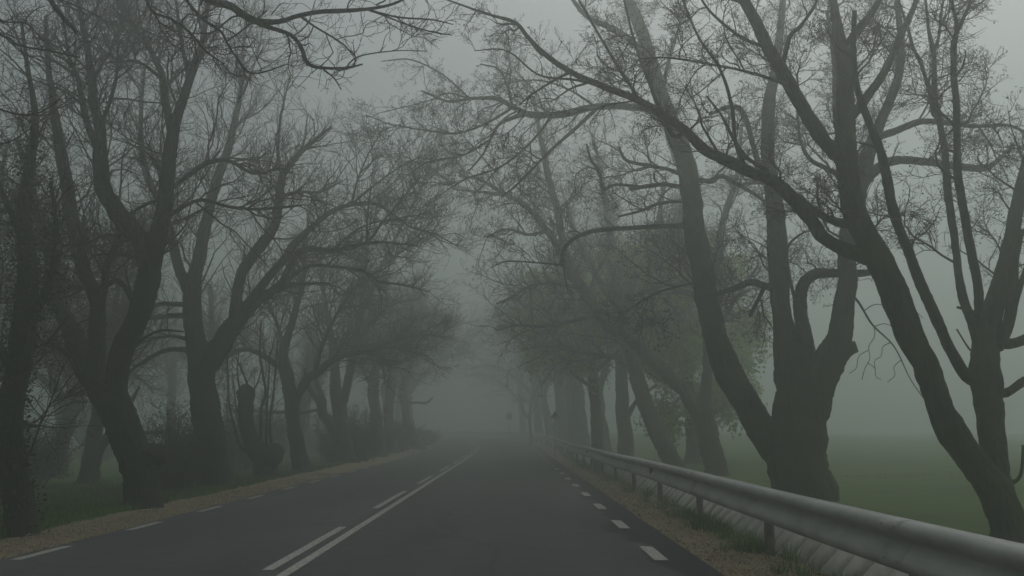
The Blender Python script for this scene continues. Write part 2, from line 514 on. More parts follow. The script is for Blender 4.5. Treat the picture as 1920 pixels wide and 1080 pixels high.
sign_pole(0, 0, cz + 0.2, ws)
for nm, R0, rc, yv, t, mm in (('red_border', 0.25, 0.028, -0.045, 0.012, SR), ('white_face', 0.205, 0.015, -0.060, 0.010, SW)):
    V, fs = poly_plate(rtri(R0, rc, cz), yv, t); mesh_np(nm, V, fs, mm, ws, smooth=False)
V, fs = poly_plate([(-0.022, cz + 0.10), (-0.012, cz - .015), (0.012, cz - .015), (0.022, cz + 0.10), (0.0, cz + .11)], -0.070, 0.006)
g = Geo(); g.add(V, fs)
V, fs = poly_plate([(0.025 * math.cos(a), cz - 0.06 + 0.025 * math.sin(a)) for a in np.linspace(0, 2 * math.pi, 12, endpoint=False)], -0.070, 0.006)
g.add(V, fs); g.build('black_symbol', SB, ws, smooth=False)
SD2 = 66.0
p, mpp = at(955, 780, SD2)
gs = empty('road_sign', (p[0], SD2, float(rise(SD2))))
tag(gs, 'small grey rectangular sign plate standing far off in the fog', 'road sign')
cz2 = p[2] - float(rise(SD2))
sign_pole(0, 0.05, cz2 + 0.25, gs)
V, fs = poly_plate([(-.23, cz2 - .27), (.23, cz2 - .27), (.23, cz2 + .27), (-.23, cz2 + .27)], -0.0, 0.015)
mesh_np('plate', V, fs, SG, gs, smooth=False)
for zz in (.12, -.12):
    g = Geo(); box(g, (0, 0.03, cz2 + zz), (0.3, 0.03, 0.03)); g.build('bracket', zm, gs, smooth=False)

# ------------------------------------------------------------------ trees
def branch_gen(P, Rr, n, t0, L, rmax, rend, K, ang=(35, 70), up=0.12, jit=0.28, rfrac=0.6, zmin=2.6, tb=1.0, flat=0.0, rmin=0.0):
    """n children grown off parents P (N,Kp,3) Rr (N,Kp); returns (n,K,3),(n,K)"""
    N, Kp, _ = P.shape
    seg = np.linalg.norm(np.diff(P, axis=1), axis=2)
    Lp = seg.sum(1)
    pi = rng.choice(N, n, p=Lp / Lp.sum())
    t = t0 + (1 - t0) * rng.random(n) ** tb
    q = t * (Kp - 1); i = np.minimum(q.astype(int), Kp - 2); fr = (q - i)[:, None]
    p0 = P[pi, i] * (1 - fr) + P[pi, i + 1] * fr
    r0 = Rr[pi, i] * (1 - fr[:, 0]) + Rr[pi, i + 1] * fr[:, 0]
    keep = (p0[:, 2] > zmin) & (r0 > rmin)
    pi, t, i, p0, r0 = pi[keep], t[keep], i[keep], p0[keep], r0[keep]
    n = len(pi)
    T = norm(P[pi, i + 1] - P[pi, i])
    rv = rng.normal(0, 1, (n, 3)); rv[:, 1] *= (1 - flat)
    perp = norm(np.cross(T, rv))
    a = np.radians(rng.uniform(*ang, n))[:, None]
    d = norm(np.cos(a) * T + np.sin(a) * perp + np.array([0, 0, up * 1.5]))
    Ln = L * rng.uniform(0.45, 1.15, n) * (1.15 - 0.6 * t)
    Ln = np.minimum(Ln, Lp[pi] * 0.9 + 0.1)
    pts = [p0]
    step = Ln / (K - 1)
    drift = rng.normal(0, jit * 0.5, (n, 3))
    upv = up * rng.uniform(-0.6, 1.6, n)
    for k_ in range(K - 1):
        pts.append(pts[-1] + d * step[:, None])
        d = d + rng.normal(0, jit, (n, 3)) + drift * 0.3
        d[:, 2] += upv
        d = norm(d)
    rs = np.minimum(r0 * rfrac, rmax * rng.uniform(0.6, 1.1, n))
    rs = np.maximum(rs, rend)
    tt = np.linspace(0, 1, K)[None]
    RR = rs[:, None] * (1 - tt) ** 0.8 + rend * tt ** 0.5
    return np.stack(pts, 1), RR

def leaves_at(P, per, size, spread, aspect=0.5, hang=0.0):
    """small folded leaves round points P (n,3)"""
    n = len(P) * per
    c = np.repeat(P, per, 0) + rng.normal(0, spread, (n, 3))
    a = norm(rng.normal(0, 1, (n, 3)) + np.array([0, 0, -hang]))
    b_ = norm(np.cross(a, rng.normal(0, 1, (n, 3))))
    s = size * rng.uniform(0.6, 1.3, n)[:, None]
    V = np.stack([c, c + a * s * .5 + b_ * s * aspect, c + a * s * 1.1, c + a * s * .5 - b_ * s * aspect], 1).reshape(-1, 3)
    return V, np.arange(n * 4).reshape(-1, 4)

RES = 22
def tree(name, D, limbs, label, cat='tree', group=None, n1=60, L1=2.2, n2=7, L2=1.0, n3=7, L3=0.45, n4=0, L4=0.2,
         up=0.1, tw=0.004, bark=BARK_R, buds=0.0, bud_size=0.03, leaf=None, noise=0.06, wob=1.0, zmin=2.6, r1=0.05, t1=0.2, seed=1,
         ang=(35, 70), jit=0.28, depth=0.3, cull=None, ivy=None, flare=1.35):
    global rng
    rng = np.random.default_rng(seed)
    n1 = int(n1 * 0.66); n2 = max(3, round(n2 * 0.8)); n3 = max(2, round(n3 * 0.68)) if n3 else 0; tw = tw * 0.56; jit = jit * 0.66; r1 = r1 * 0.85
    trunkP, allpx = [], []
    for li, L in enumerate(limbs):
        px_ = np.array([l[:3] for l in L], float)
        length = np.linalg.norm(px_[-1, :2] - px_[0, :2])
        m0 = at(px_[0, 0], px_[0, 1], D)[1]
        if li == 0: dd0 = 0.0
        else:
            A = np.vstack(allpx)
            j = np.argmin(np.hypot(A[:, 0] - px_[0, 0], A[:, 1] - px_[0, 1]))
            dd0 = A[j, 2]
            dist = math.hypot(A[j, 0] - px_[0, 0], A[j, 1] - px_[0, 1])
            if 2 < dist < A[j, 3] * 0.8 + 14 and len(L[0]) == 3:
                px_ = np.vstack([[A[j, 0], A[j, 1], px_[0, 2] * 1.1], px_])
        e = length * m0
        slope = 0.12 * rng.uniform(-1, 1) if li == 0 else depth * (1 if rng.random() > .5 else -1) * rng.uniform(.4, 1.3)
        q = np.hypot(px_[:, 0] - px_[0, 0], px_[:, 1] - px_[0, 1]) / max(length, 1)
        dd = dd0 + slope * e * np.clip(q, 0, 1.5) ** 1.2
        if len(L[0]) > 3 and len(px_) == len(L): dd = np.array([l[3] for l in L])
        dd = np.maximum(dd, -0.35 * D)
        C = catmull(np.c_[px_, dd], 6)
        allpx.append(np.c_[C[:, :2], C[:, 3], C[:, 2]])
        W = np.empty((len(C), 4))
        for k_, c in enumerate(C):
            p_, mp_ = at(c[0], c[1], D + c[3])
            W[k_, :3] = p_; W[k_, 3] = max(c[2], 1.0) * mp_ / 2
        trunkP.append(W)
    base = trunkP[0][0].copy()
    gz = float(ground_z(base[0] - float(bend(D)), D)) + float(rise(D))
    root = empty(name, (base[0], base[1], gz))
    tag(root, label, cat, group)
    o3 = np.array([base[0], base[1], gz])
    # continue the trunk into the ground with a flare
    t0_ = trunkP[0]
    t0_ = t0_[t0_[:, 2] > gz + 0.12] if t0_[0, 2] < gz + 0.6 else t0_
    ex = []
    for dz_, k_ in ((-0.35, flare), (-0.05, flare * .75 + .25), (0.05, flare * .45 + .55)):
        q_ = t0_[0].copy(); q_[2] = gz + dz_; q_[3] = t0_[0, 3] * k_; ex.append(q_)
    trunkP[0] = np.vstack(ex + [t0_])
    g = Geo(); LP, LR = [], []
    for W in trunkP:
        ln = np.linalg.norm(np.diff(W[:, :3], axis=0), axis=1).sum()
        rmean = W[:, 3].mean()
        nn = int(np.clip(ln / max(0.06, rmean * (0.35 if D < 21 else 0.7)), 8, 150))
        Q = resample(W, nn)
        # gentle knobby wander, thicker wood more
        kx = resample(np.c_[np.linspace(0, 1, max(3, nn // 3)), np.zeros((max(3, nn // 3), 2)), rng.normal(0, 1, (max(3, nn // 3), 3))], nn)[:, 3:]
        env = np.minimum(1, np.arange(nn) / 3.0)[:, None]
        Q[:, :3] += kx * Q[:, 3:4] * 0.05 * wob * env
        Q[:, 3] *= 1 + 0.022 * wob * rng.normal(0, 1, nn)
        S = (36 if D < 21 else 14) if Q[:, 3].max() > 0.15 else (9 if Q[:, 3].max() > 0.05 else 6)
        V, fs = tubes(Q[None, :, :3], Q[None, :, 3], S, (noise if S < 20 else noise * .35) if S > 6 else noise * .5, cap=True, furrow=0.03 if S > 20 else 0)
        g.add(V - o3, fs)
        q = resample(W, RES); LP.append(q[:, :3]); LR.append(q[:, 3])
    g.build('trunk', bark, root)
    LP, LR = np.array(LP), np.array(LR)
    cg = Geo()
    P1, R1 = branch_gen(LP, LR, n1, t1, L1, r1, tw * 1.6, 8, ang=ang, up=up, jit=jit, zmin=zmin)
    V, fs = tubes(P1, R1, 5); cg.add(V - o3, fs)
    srcP, srcR = P1, R1
    # limb ends carry branches too
    P2, R2 = branch_gen(P1, R1, n1 * n2, 0.15, L2, r1 * .4, tw * 1.2, 6, ang=(30, 65), up=up, jit=jit, zmin=0)
    P2b, R2b = branch_gen(LP, LR, int(n1 * 2), 0.35, L2 * .9, r1 * .4, tw * 1.2, 6, ang=(30, 75), up=up, jit=jit, zmin=zmin)
    P2 = np.concatenate([P2, P2b]); R2 = np.concatenate([R2, R2b])
    V, fs = tubes(P2, R2, 4); cg.add(V - o3, fs)
    tips = P2
    last = P2
    if n3:
        P3, R3 = branch_gen(P2, R2, len(P2) * n3, 0.1, L3, r1 * .16, tw, 4, ang=(25, 65), up=up, jit=jit, zmin=0, rfrac=.8)
        V, fs = tubes(P3, R3, 3); cg.add(V - o3, fs)
        last = P3
    if n4:
        P4, R4 = branch_gen(P3, R3, len(P3) * n4, 0.1, L4, tw * 1.5, tw * .8, 3, ang=(25, 60), up=up, jit=jit, zmin=0, rfrac=.9)
        V, fs = tubes(P4, R4, 3); cg.add(V - o3, fs)
        last = P4
    crown = cg.build('crown', TWIG, root)
    if buds:
        sel = rng.random(len(last)) < buds
        V, f = leaves_at(last[sel][:, -1], 3, bud_size, bud_size * .4, 0.3)
        mesh_np('buds', V - o3, f, BUD, root)
    if leaf:
        V, f = leaves_at(last[:, 1:].reshape(-1, 3), leaf[0], leaf[1], leaf[1] * 1.5, 0.45, hang=0.4)
        mesh_np('leaves', V - o3, f, LEAF, root)
    if ivy:
        pts = []
        for li, t_a, t_b, cnt, rad in ivy:
            t = rng.uniform(t_a, t_b, cnt) * (RES - 1); i = np.minimum(t.astype(int), RES - 2); fr = (t - i)[:, None]
            c = LP[li][i] * (1 - fr) + LP[li][i + 1] * fr
            pts.append(c + norm(rng.normal(0, 1, (cnt, 3))) * (LR[li][i][:, None] + rad * rng.random((cnt, 1)) ** 1.6))
        V, f = leaves_at(np.vstack(pts), 2, 0.042, 0.05, 0.5)
        mesh_np('ivy', V - o3, f, IVY, root)
    return root

RG = 'bare roadside trees on the right'
LG = 'bare roadside trees on the left'
#--TREES
R1 = tree('roadside_tree', 9.5, [
    [(1903, 1030, 70), (1890, 980, 60), (1870, 930, 62), (1848, 896, 58), (1814, 850, 52), (1782, 808, 56), (1762, 757, 44), (1745, 707, 43), (1723, 660, 46), (1703, 618, 49), (1682, 560, 50),
     (1655, 500, 48), (1628, 450, 44), (1605, 400, 42), (1592, 350, 38), (1586, 290, 40), (1584, 200, 32), (1583, 120, 26), (1572, 60, 20), (1562, 0, 14), (1550, -90, 8)],
    [(1885, 975, 56), (1870, 900, 50), (1861, 830, 44), (1855, 760, 48), (1848, 712, 54), (1848, 660, 46), (1850, 620, 38), (1865, 570, 34), (1878, 530, 32), (1897, 447, 26), (1910, 373, 22), (1920, 330, 20), (1945, 230, 15), (1960, 100, 10)],
    [(1846, 712, 30), (1814, 707, 24), (1785, 661, 20), (1756, 598, 20), (1728, 535, 20), (1700, 465, 18), (1673, 390, 18), (1663, 330, 17), (1649, 278, 16), (1627, 222, 14), (1607, 167, 12), (1600, 97, 10), (1602, 20, 8)],
    [(1846, 680, 28), (1827, 613, 20), (1807, 563, 17), (1797, 513, 14), (1790, 447, 14), (1777, 363, 14), (1771, 278, 12), (1754, 194, 11), (1752, 139, 9), (1750, 94, 9), (1741, 56, 6), (1735, -10, 4)],
    [(1846, 650, 26), (1837, 597, 18), (1833, 530, 16), (1820, 467, 16), (1807, 397, 15), (1796, 330, 15), (1795, 270, 13), (1793, 194, 12), (1789, 139, 11), (1789, 83, 11), (1794, 50, 8), (1782, -10, 5)],
    [(1640, 488, 32), (1600, 473, 28), (1565, 458, 26), (1540, 442, 24), (1520, 412, 24), (1480, 365, 26), (1450, 340, 24), (1400, 320, 22), (1350, 295, 22), (1318, 278, 20), (1285, 245, 17), (1250, 220, 16), (1200, 189, 14),
     (1125, 160, 12), (1070, 135, 11), (1025, 105, 10), (990, 70, 8), (965, 42, 7), (910, 25, 5), (840, 0, 3)],
    [(1600, 418, 26), (1575, 419, 18), (1548, 408, 15), (1520, 390, 14), (1495, 368, 14)],
    [(1583, 298, 34), (1555, 275, 28), (1540, 258, 28), (1510, 210, 26), (1470, 140, 25), (1440, 90, 23), (1410, 30, 21), (1392, -10, 18), (1370, -70, 12)],
    [(1590, 222, 24), (1605, 208, 19), (1635, 170, 17), (1660, 130, 15), (1690, 65, 13), (1715, 10, 10), (1728, -40, 7)],
    [(1585, 110, 22), (1597, 75, 18), (1630, 30, 14), (1652, -5, 11)],
    [(1466, 130, 10), (1480, 70, 9), (1500, 50, 7), (1525, 15, 6), (1538, -15, 4)],
    [(1440, 322, 10), (1418, 308, 9), (1395, 290, 8), (1370, 250, 7), (1352, 215, 5), (1325, 180, 4)],
    [(1754, 212, 9), (1738, 156, 8), (1727, 119, 8), (1713, 92, 7), (1702, 53, 6), (1685, 0, 4)],
    [(1752, 97, 7), (1760, 69, 6), (1766, 17, 5), (1775, -30, 3)],
    [(1793, 60, 9), (1807, 33, 7), (1822, -5, 5)],
    [(1855, 640, 24), (1895, 645, 20), (1935, 630, 18), (1990, 600, 13)],
    [(1858, 735, 20), (1885, 737, 16), (1925, 712, 14), (1980, 690, 10)],
    [(1868, 660, 16), (1890, 620, 14), (1905, 560, 12), (1925, 500, 9)],
    [(1875, 640, 24), (1893, 600, 20), (1897, 553, 20), (1901, 490, 17), (1915, 430, 12)],
    [(1840, 590, 8), (1815, 581, 6), (1795, 576, 5)], [(1835, 665, 4), (1818, 655, 4), (1794, 617, 3)],
    [(1898, 905, 9), (1912, 895, 7), (1917, 870, 6), (1918, 835, 5)],
    [(1285, 247, 10), (1262, 255, 8), (1240, 210, 7), (1215, 150, 6), (1190, 80, 5), (1170, 0, 4)],
    [(1125, 160, 7), (1080, 150, 5), (1010, 140, 4), (950, 95, 3), (890, 95, 2)],
    [(1070, 135, 7), (1040, 150, 5), (1000, 175, 4), (975, 195, 3)],
    [(1400, 318, 10), (1380, 270, 8), (1372, 200, 7), (1350, 130, 6), (1310, 70, 5), (1280, 0, 4)],
    [(1200, 190, 7), (1150, 110, 6), (1120, 60, 5), (1085, 0, 4)],
    [(1510, 212, 8), (1490, 170, 7), (1420, 140, 6), (1330, 120, 5), (1250, 108, 4), (1200, 110, 3)],
    [(1440, 90, 8), (1390, 70, 7), (1330, 20, 5), (1300, -30, 4)],
    ], 'nearest right tree, two leaning mossy stems rising behind the guardrail at the edge', group=RG,
    n1=170, L1=1.3, n2=8, L2=0.62, n3=7, L3=0.3, n4=2, L4=0.12, tw=0.0028, r1=0.022, buds=0.6, bud_size=0.025, jit=0.38, seed=21, zmin=3.2, noise=0.05, up=0.07)

R2 = tree('roadside_tree', 15.0, [
    [(1511, 945, 120), (1505, 915, 112), (1499, 880, 106), (1492, 835, 104), (1498, 780, 96), (1502, 740, 92), (1495, 700, 84), (1480, 655, 62), (1467, 603, 36), (1459, 517, 35), (1457, 460, 35), (1453, 400, 33),
     (1447, 350, 27), (1440, 290, 24), (1440, 225, 22), (1446, 175, 20), (1458, 100, 15), (1468, 0, 11), (1470, -90, 7)],
    [(1505, 900, 70), (1480, 862, 72), (1445, 825, 62), (1418, 790, 52), (1395, 747, 48), (1368, 700, 50), (1343, 632, 44), (1329, 575, 43), (1317, 506, 40), (1309, 465, 41), (1300, 425, 38), (1297, 375, 36), (1290, 325, 35), (1275, 275, 34), (1255, 225, 31),
     (1230, 150, 28), (1215, 100, 24), (1200, 50, 22), (1180, 0, 18), (1165, -60, 13)],
    [(1508, 800, 66), (1520, 755, 70), (1537, 707, 62), (1562, 665, 54), (1576, 625, 42), (1581, 575, 38), (1589, 529, 34), (1588, 489, 32), (1592, 440, 30), (1602, 390, 28), (1615, 345, 28), (1640, 255, 20), (1678, 165, 16), (1690, 100, 13), (1682, 0, 9), (1680, -80, 6)],
    [(1570, 668, 40), (1590, 655, 26), (1606, 650, 20)],
    [(1515, 680, 34), (1507, 620, 26), (1500, 565, 24), (1508, 530, 21), (1532, 513, 19), (1570, 512, 16), (1620, 512, 13), (1660, 505, 8)],
    [(1612, 350, 26), (1630, 330, 20), (1660, 305, 19), (1700, 300, 16), (1750, 305, 14), (1800, 312, 14), (1845, 315, 13), (1872, 300, 8), (1900, 270, 5)],
    [(1615, 300, 16), (1640, 262, 15), (1680, 245, 14), (1725, 228, 12), (1775, 230, 10), (1825, 237, 8), (1890, 235, 6), (1935, 255, 4)],
    [(1452, 538, 16), (1432, 535, 14), (1406, 529, 13), (1378, 540, 12), (1349, 549, 10), (1320, 552, 6)],
    [(1434, 538, 8), (1418, 569, 8), (1406, 592, 7)],
    [(1300, 424, 12), (1240, 424, 9), (1180, 428, 9), (1140, 430, 9), (1110, 434, 8), (1080, 445, 8), (1062, 460, 8), (1055, 475, 7), (1053, 500, 5)],
    [(1055, 497, 4), (1000, 492, 3), (950, 490, 3), (920, 502, 2)],
    [(1285, 330, 10), (1253, 318, 7), (1212, 310, 7), (1174, 300, 6), (1160, 275, 4)],
    [(1290, 352, 12), (1266, 349, 9), (1247, 346, 8), (1212, 349, 8), (1181, 355, 7)],
    [(1295, 378, 9), (1272, 377, 7), (1234, 382, 6), (1200, 396, 5), (1159, 406, 4)],
    [(1200, 350, 6), (1155, 346, 5), (1130, 354, 6), (1124, 321, 5), (1108, 299, 5), (1100, 270, 3)],
    [(1305, 530, 5), (1237, 547, 4), (1187, 575, 3), (1150, 610, 2)],
    [(1300, 335, 10), (1335, 340, 9), (1352, 330, 9), (1390, 350, 8), (1420, 367, 7), (1445, 390, 5)],
    [(1584, 545, 7), (1607, 563, 5), (1636, 609, 4), (1676, 649, 3), (1705, 707, 2), (1730, 745, 2)],
    [(1620, 583, 2), (1640, 571, 1.6), (1668, 574, 1.5), (1690, 584, 1.4), (1712, 581, 1.3), (1730, 596, 1.3)], [(1638, 610, 2), (1640, 630, 1.5), (1629, 650, 1.4), (1631, 672, 1.3), (1622, 690, 1.3), (1616, 712, 1.3)],
    [(1668, 643, 2), (1655, 650, 1.4), (1652, 668, 1.3), (1640, 676, 1.3), (1641, 693, 1.3)], [(1640, 612, 1.8), (1660, 607, 1.5), (1684, 617, 1.4), (1700, 613, 1.3), (1722, 634, 1.3)],
    [(1690, 675, 1.6), (1676, 688, 1.4), (1678, 704, 1.3), (1664, 716, 1.3)], [(1626, 680, 1.4), (1640, 690, 1.3), (1642, 706, 1.3), (1652, 712, 1.3)], [(1631, 655, 1.4), (1610, 668, 1.3), (1606, 690, 1.3), (1592, 700, 1.3)],
    [(1684, 617, 1.4), (1690, 635, 1.3), (1704, 640, 1.3), (1702, 660, 1.3)],
    [(1210, 100, 14), (1160, 60, 12), (1100, 30, 9), (1060, -20, 6)],
    [(1275, 275, 18), (1232, 212, 14), (1180, 200, 14), (1120, 200, 12), (1075, 210, 14), (1035, 216, 13), (990, 214, 12), (960, 200, 10), (930, 185, 8), (880, 185, 6), (840, 190, 5), (790, 170, 3)],
    [(960, 202, 6), (910, 232, 5), (855, 250, 4), (790, 243, 3), (730, 232, 2), (685, 215, 2)], [(1035, 216, 6), (1000, 262, 5), (940, 312, 4), (875, 335, 3), (815, 372, 2)],
    [(880, 185, 4), (830, 140, 3), (770, 112, 3), (715, 115, 2)], [(920, 262, 5), (865, 292, 4), (805, 303, 3), (755, 335, 2)], [(1120, 202, 5), (1060, 165, 4), (1000, 150, 3), (930, 160, 2)],
    [(985, 214, 9), (940, 230, 7), (920, 260, 5), (905, 290, 4), (880, 320, 3)],
    [(1120, 202, 8), (1080, 240, 7), (1040, 275, 6), (1005, 310, 5), (965, 350, 4), (940, 370, 2)],
    [(960, 200, 7), (953, 165, 5), (935, 130, 4), (900, 120, 3)],
    [(880, 185, 4), (840, 175, 3), (800, 190, 2), (720, 210, 2)],
    [(1240, 180, 8), (1255, 110, 7), (1280, 30, 5), (1290, -30, 4)],
    [(1450, 370, 14), (1420, 300, 10), (1395, 215, 10), (1370, 200, 9), (1330, 215, 6)],
    [(1500, 600, 8), (1475, 480, 6), (1500, 440, 4), (1540, 430, 3)],
    [(1600, 400, 12), (1570, 330, 10), (1520, 300, 8), (1500, 260, 6), (1495, 200, 5)],
    [(1605, 380, 14), (1570, 240, 13), (1565, 120, 10), (1550, 20, 6)],
    ], 'broad old pollard tree with three thick limbs and a cut stub behind the guardrail', group=RG,
    n1=280, L1=2.0, n2=8, L2=0.9, n3=8, L3=0.38, n4=2, L4=0.16, tw=0.0038, r1=0.028, buds=0.75, bud_size=0.036, jit=0.4, seed=4, flare=1.12, zmin=3.6, noise=0.05, up=0.07)

R3 = tree('roadside_tree', 24.0, [
    [(1350, 895, 46), (1338, 860, 42), (1325, 800, 38), (1316, 772, 42), (1323, 741, 24), (1327, 694, 20), (1327, 655, 20), (1335, 560, 17), (1345, 480, 15), (1360, 400, 12), (1382, 330, 9), (1390, 240, 6)],
    [(1312, 780, 32), (1288, 741, 25), (1261, 714, 24), (1230, 683, 24), (1199, 652, 23), (1176, 632, 22), (1137, 609, 21), (1113, 574, 20), (1094, 543, 19), (1070, 508, 17), (1050, 470, 15), (1025, 431, 13), (986, 387, 11), (948, 365, 9), (900, 337, 6), (860, 330, 4)],
    [(1066, 490, 15), (1052, 440, 14), (1047, 400, 14), (1032, 350, 13), (1024, 311, 12), (1012, 250, 9), (1000, 180, 6)],
    [(1098, 543, 8), (1049, 533, 6), (1011, 532, 6), (986, 541, 5), (954, 560, 5), (930, 570, 3)],
    [(1125, 590, 12), (1080, 600, 8), (1020, 612, 6), (970, 610, 4), (930, 620, 3)],
    [(1026, 433, 8), (990, 440, 6), (950, 430, 5), (910, 445, 3)],
    [(950, 365, 6), (900, 360, 5), (850, 355, 3)],
    [(1327, 650, 10), (1380, 560, 8), (1420, 500, 6)], [(1330, 600, 10), (1290, 500, 8), (1270, 430, 6)],
    ], 'forked tree with one long limb leaning left over the road from a low fork', group=RG,
    n1=230, L1=2.4, n2=8, L2=1.1, n3=9, L3=0.45, tw=0.005, r1=0.035, jit=0.36, buds=0.6, bud_size=0.05, seed=7, zmin=3.5, up=0.06)

R4 = tree('roadside_tree', 30.0, [
    [(1270, 880, 40), (1257, 860, 36), (1246, 838, 34), (1222, 792, 32), (1207, 749, 30), (1199, 718, 30), (1183, 663, 29), (1172, 617, 26), (1164, 586, 24), (1155, 540, 18), (1150, 480, 14), (1140, 400, 11), (1125, 320, 8), (1110, 250, 5)],
    [(1168, 595, 18), (1178, 563, 16), (1184, 538, 15), (1196, 510, 14), (1215, 478, 13), (1234, 453, 12), (1237, 406, 10), (1245, 340, 7)],
    [(1160, 580, 14), (1120, 520, 12), (1080, 440, 9), (1060, 380, 6)],
    [(1190, 690, 12), (1150, 670, 9), (1090, 660, 7), (1030, 650, 5), (980, 655, 3)],
    [(1215, 478, 8), (1260, 440, 6), (1300, 420, 4)], [(1180, 560, 8), (1230, 540, 6), (1290, 530, 4)],
    ], 'leaning bare tree standing between the low forked tree and an upright one', group=RG,
    n1=170, L1=2.8, n2=8, L2=1.2, n3=6, L3=0.5, tw=0.006, r1=0.04, buds=0.4, bud_size=0.06, seed=9, zmin=4, up=0.06)

L1 = tree('roadside_tree', 14.5, [
    [(270, 948, 64), (266, 915, 62), (262, 878, 62), (240, 822, 58), (224, 785, 58), (206, 748, 60), (190, 715, 56), (160, 690, 42), (150, 665, 38), (141, 635, 36), (128, 605, 30), (116, 583, 26), (109, 551, 26), (100, 504, 25), (88, 441, 22), (68, 394, 18), (55, 330, 13), (30, 260, 8)],
    [(215, 745, 50), (219, 700, 38), (232, 650, 40), (252, 610, 38), (267, 567, 40), (280, 520, 39), (286, 480, 38), (297, 441, 33), (310, 379, 27), (314, 331, 25), (318, 290, 24), (327, 237, 20), (335, 207, 18), (356, 148, 14), (371, 104, 12), (380, 74, 10), (392, 0, 7), (400, -60, 4)],
    [(284, 485, 36), (264, 451, 34), (238, 421, 35), (214, 388, 31), (196, 357, 29), (189, 319, 28), (187, 280, 24), (187, 237, 20), (176, 193, 16), (170, 133, 13), (158, 59, 10), (149, 18, 8), (135, -60, 5)],
    [(182, 708, 38), (180, 660, 30), (181, 618, 28), (184, 575, 27), (172, 540, 25), (160, 515, 24), (145, 457, 24), (132, 394, 24), (126, 347, 22), (116, 300, 20), (105, 237, 16), (98, 178, 12), (90, 118, 9), (85, 30, 5)],
    [(188, 570, 18), (196, 540, 14), (199, 500, 13), (217, 457, 11), (230, 430, 9)],
    [(187, 290, 14), (161, 222, 12), (146, 148, 9), (131, 113, 7), (118, 40, 4)],
    [(320, 240, 16), (308, 180, 14), (304, 140, 13), (291, 113, 11), (273, 77, 9), (253, 53, 8), (238, 24, 6), (225, -20, 4)],
    [(305, 150, 8), (282, 130, 7), (252, 115, 6), (193, 118, 4)],
    [(262, 575, 18), (248, 560, 12), (236, 539, 10), (217, 526, 9), (189, 542, 9), (151, 539, 8), (120, 539, 7), (85, 545, 5)],
    [(284, 490, 8), (264, 485, 6), (220, 476, 6), (170, 479, 4)],
    [(245, 428, 9), (226, 441, 7), (195, 441, 6), (164, 457, 5)],
    [(310, 372, 9), (277, 382, 7), (245, 400, 6)],
    [(313, 365, 10), (325, 350, 9), (360, 325, 9), (390, 305, 9), (430, 302, 8), (475, 325, 6), (525, 315, 4)],
    [(308, 410, 9), (325, 400, 8), (350, 385, 7), (380, 375, 7), (430, 388, 6), (475, 392, 6), (520, 390, 5), (565, 385, 4)],
    [(150, 690, 16), (126, 663, 12), (93, 644, 10), (48, 633, 8), (0, 632, 6), (-50, 650, 4)],
    [(230, 670, 8), (262, 640, 6), (300, 620, 5), (345, 622, 3)],
    [(272, 870, 52), (288, 856, 50), (298, 858, 40), (304, 868, 22)],
    [(356, 148, 9), (340, 80, 7), (330, 0, 5)], [(187, 240, 9), (215, 160, 7), (222, 80, 5), (230, 0, 3)],
    ], 'large leaning tree with a burl near its base and wide forked limbs on the left', group=LG, bark=BARK_L,
    n1=330, L1=2.3, n2=8, L2=1.0, n3=7, L3=0.45, n4=1, L4=0.2, tw=0.0035, r1=0.028, seed=31, zmin=3.2, up=0.1, buds=0.15)

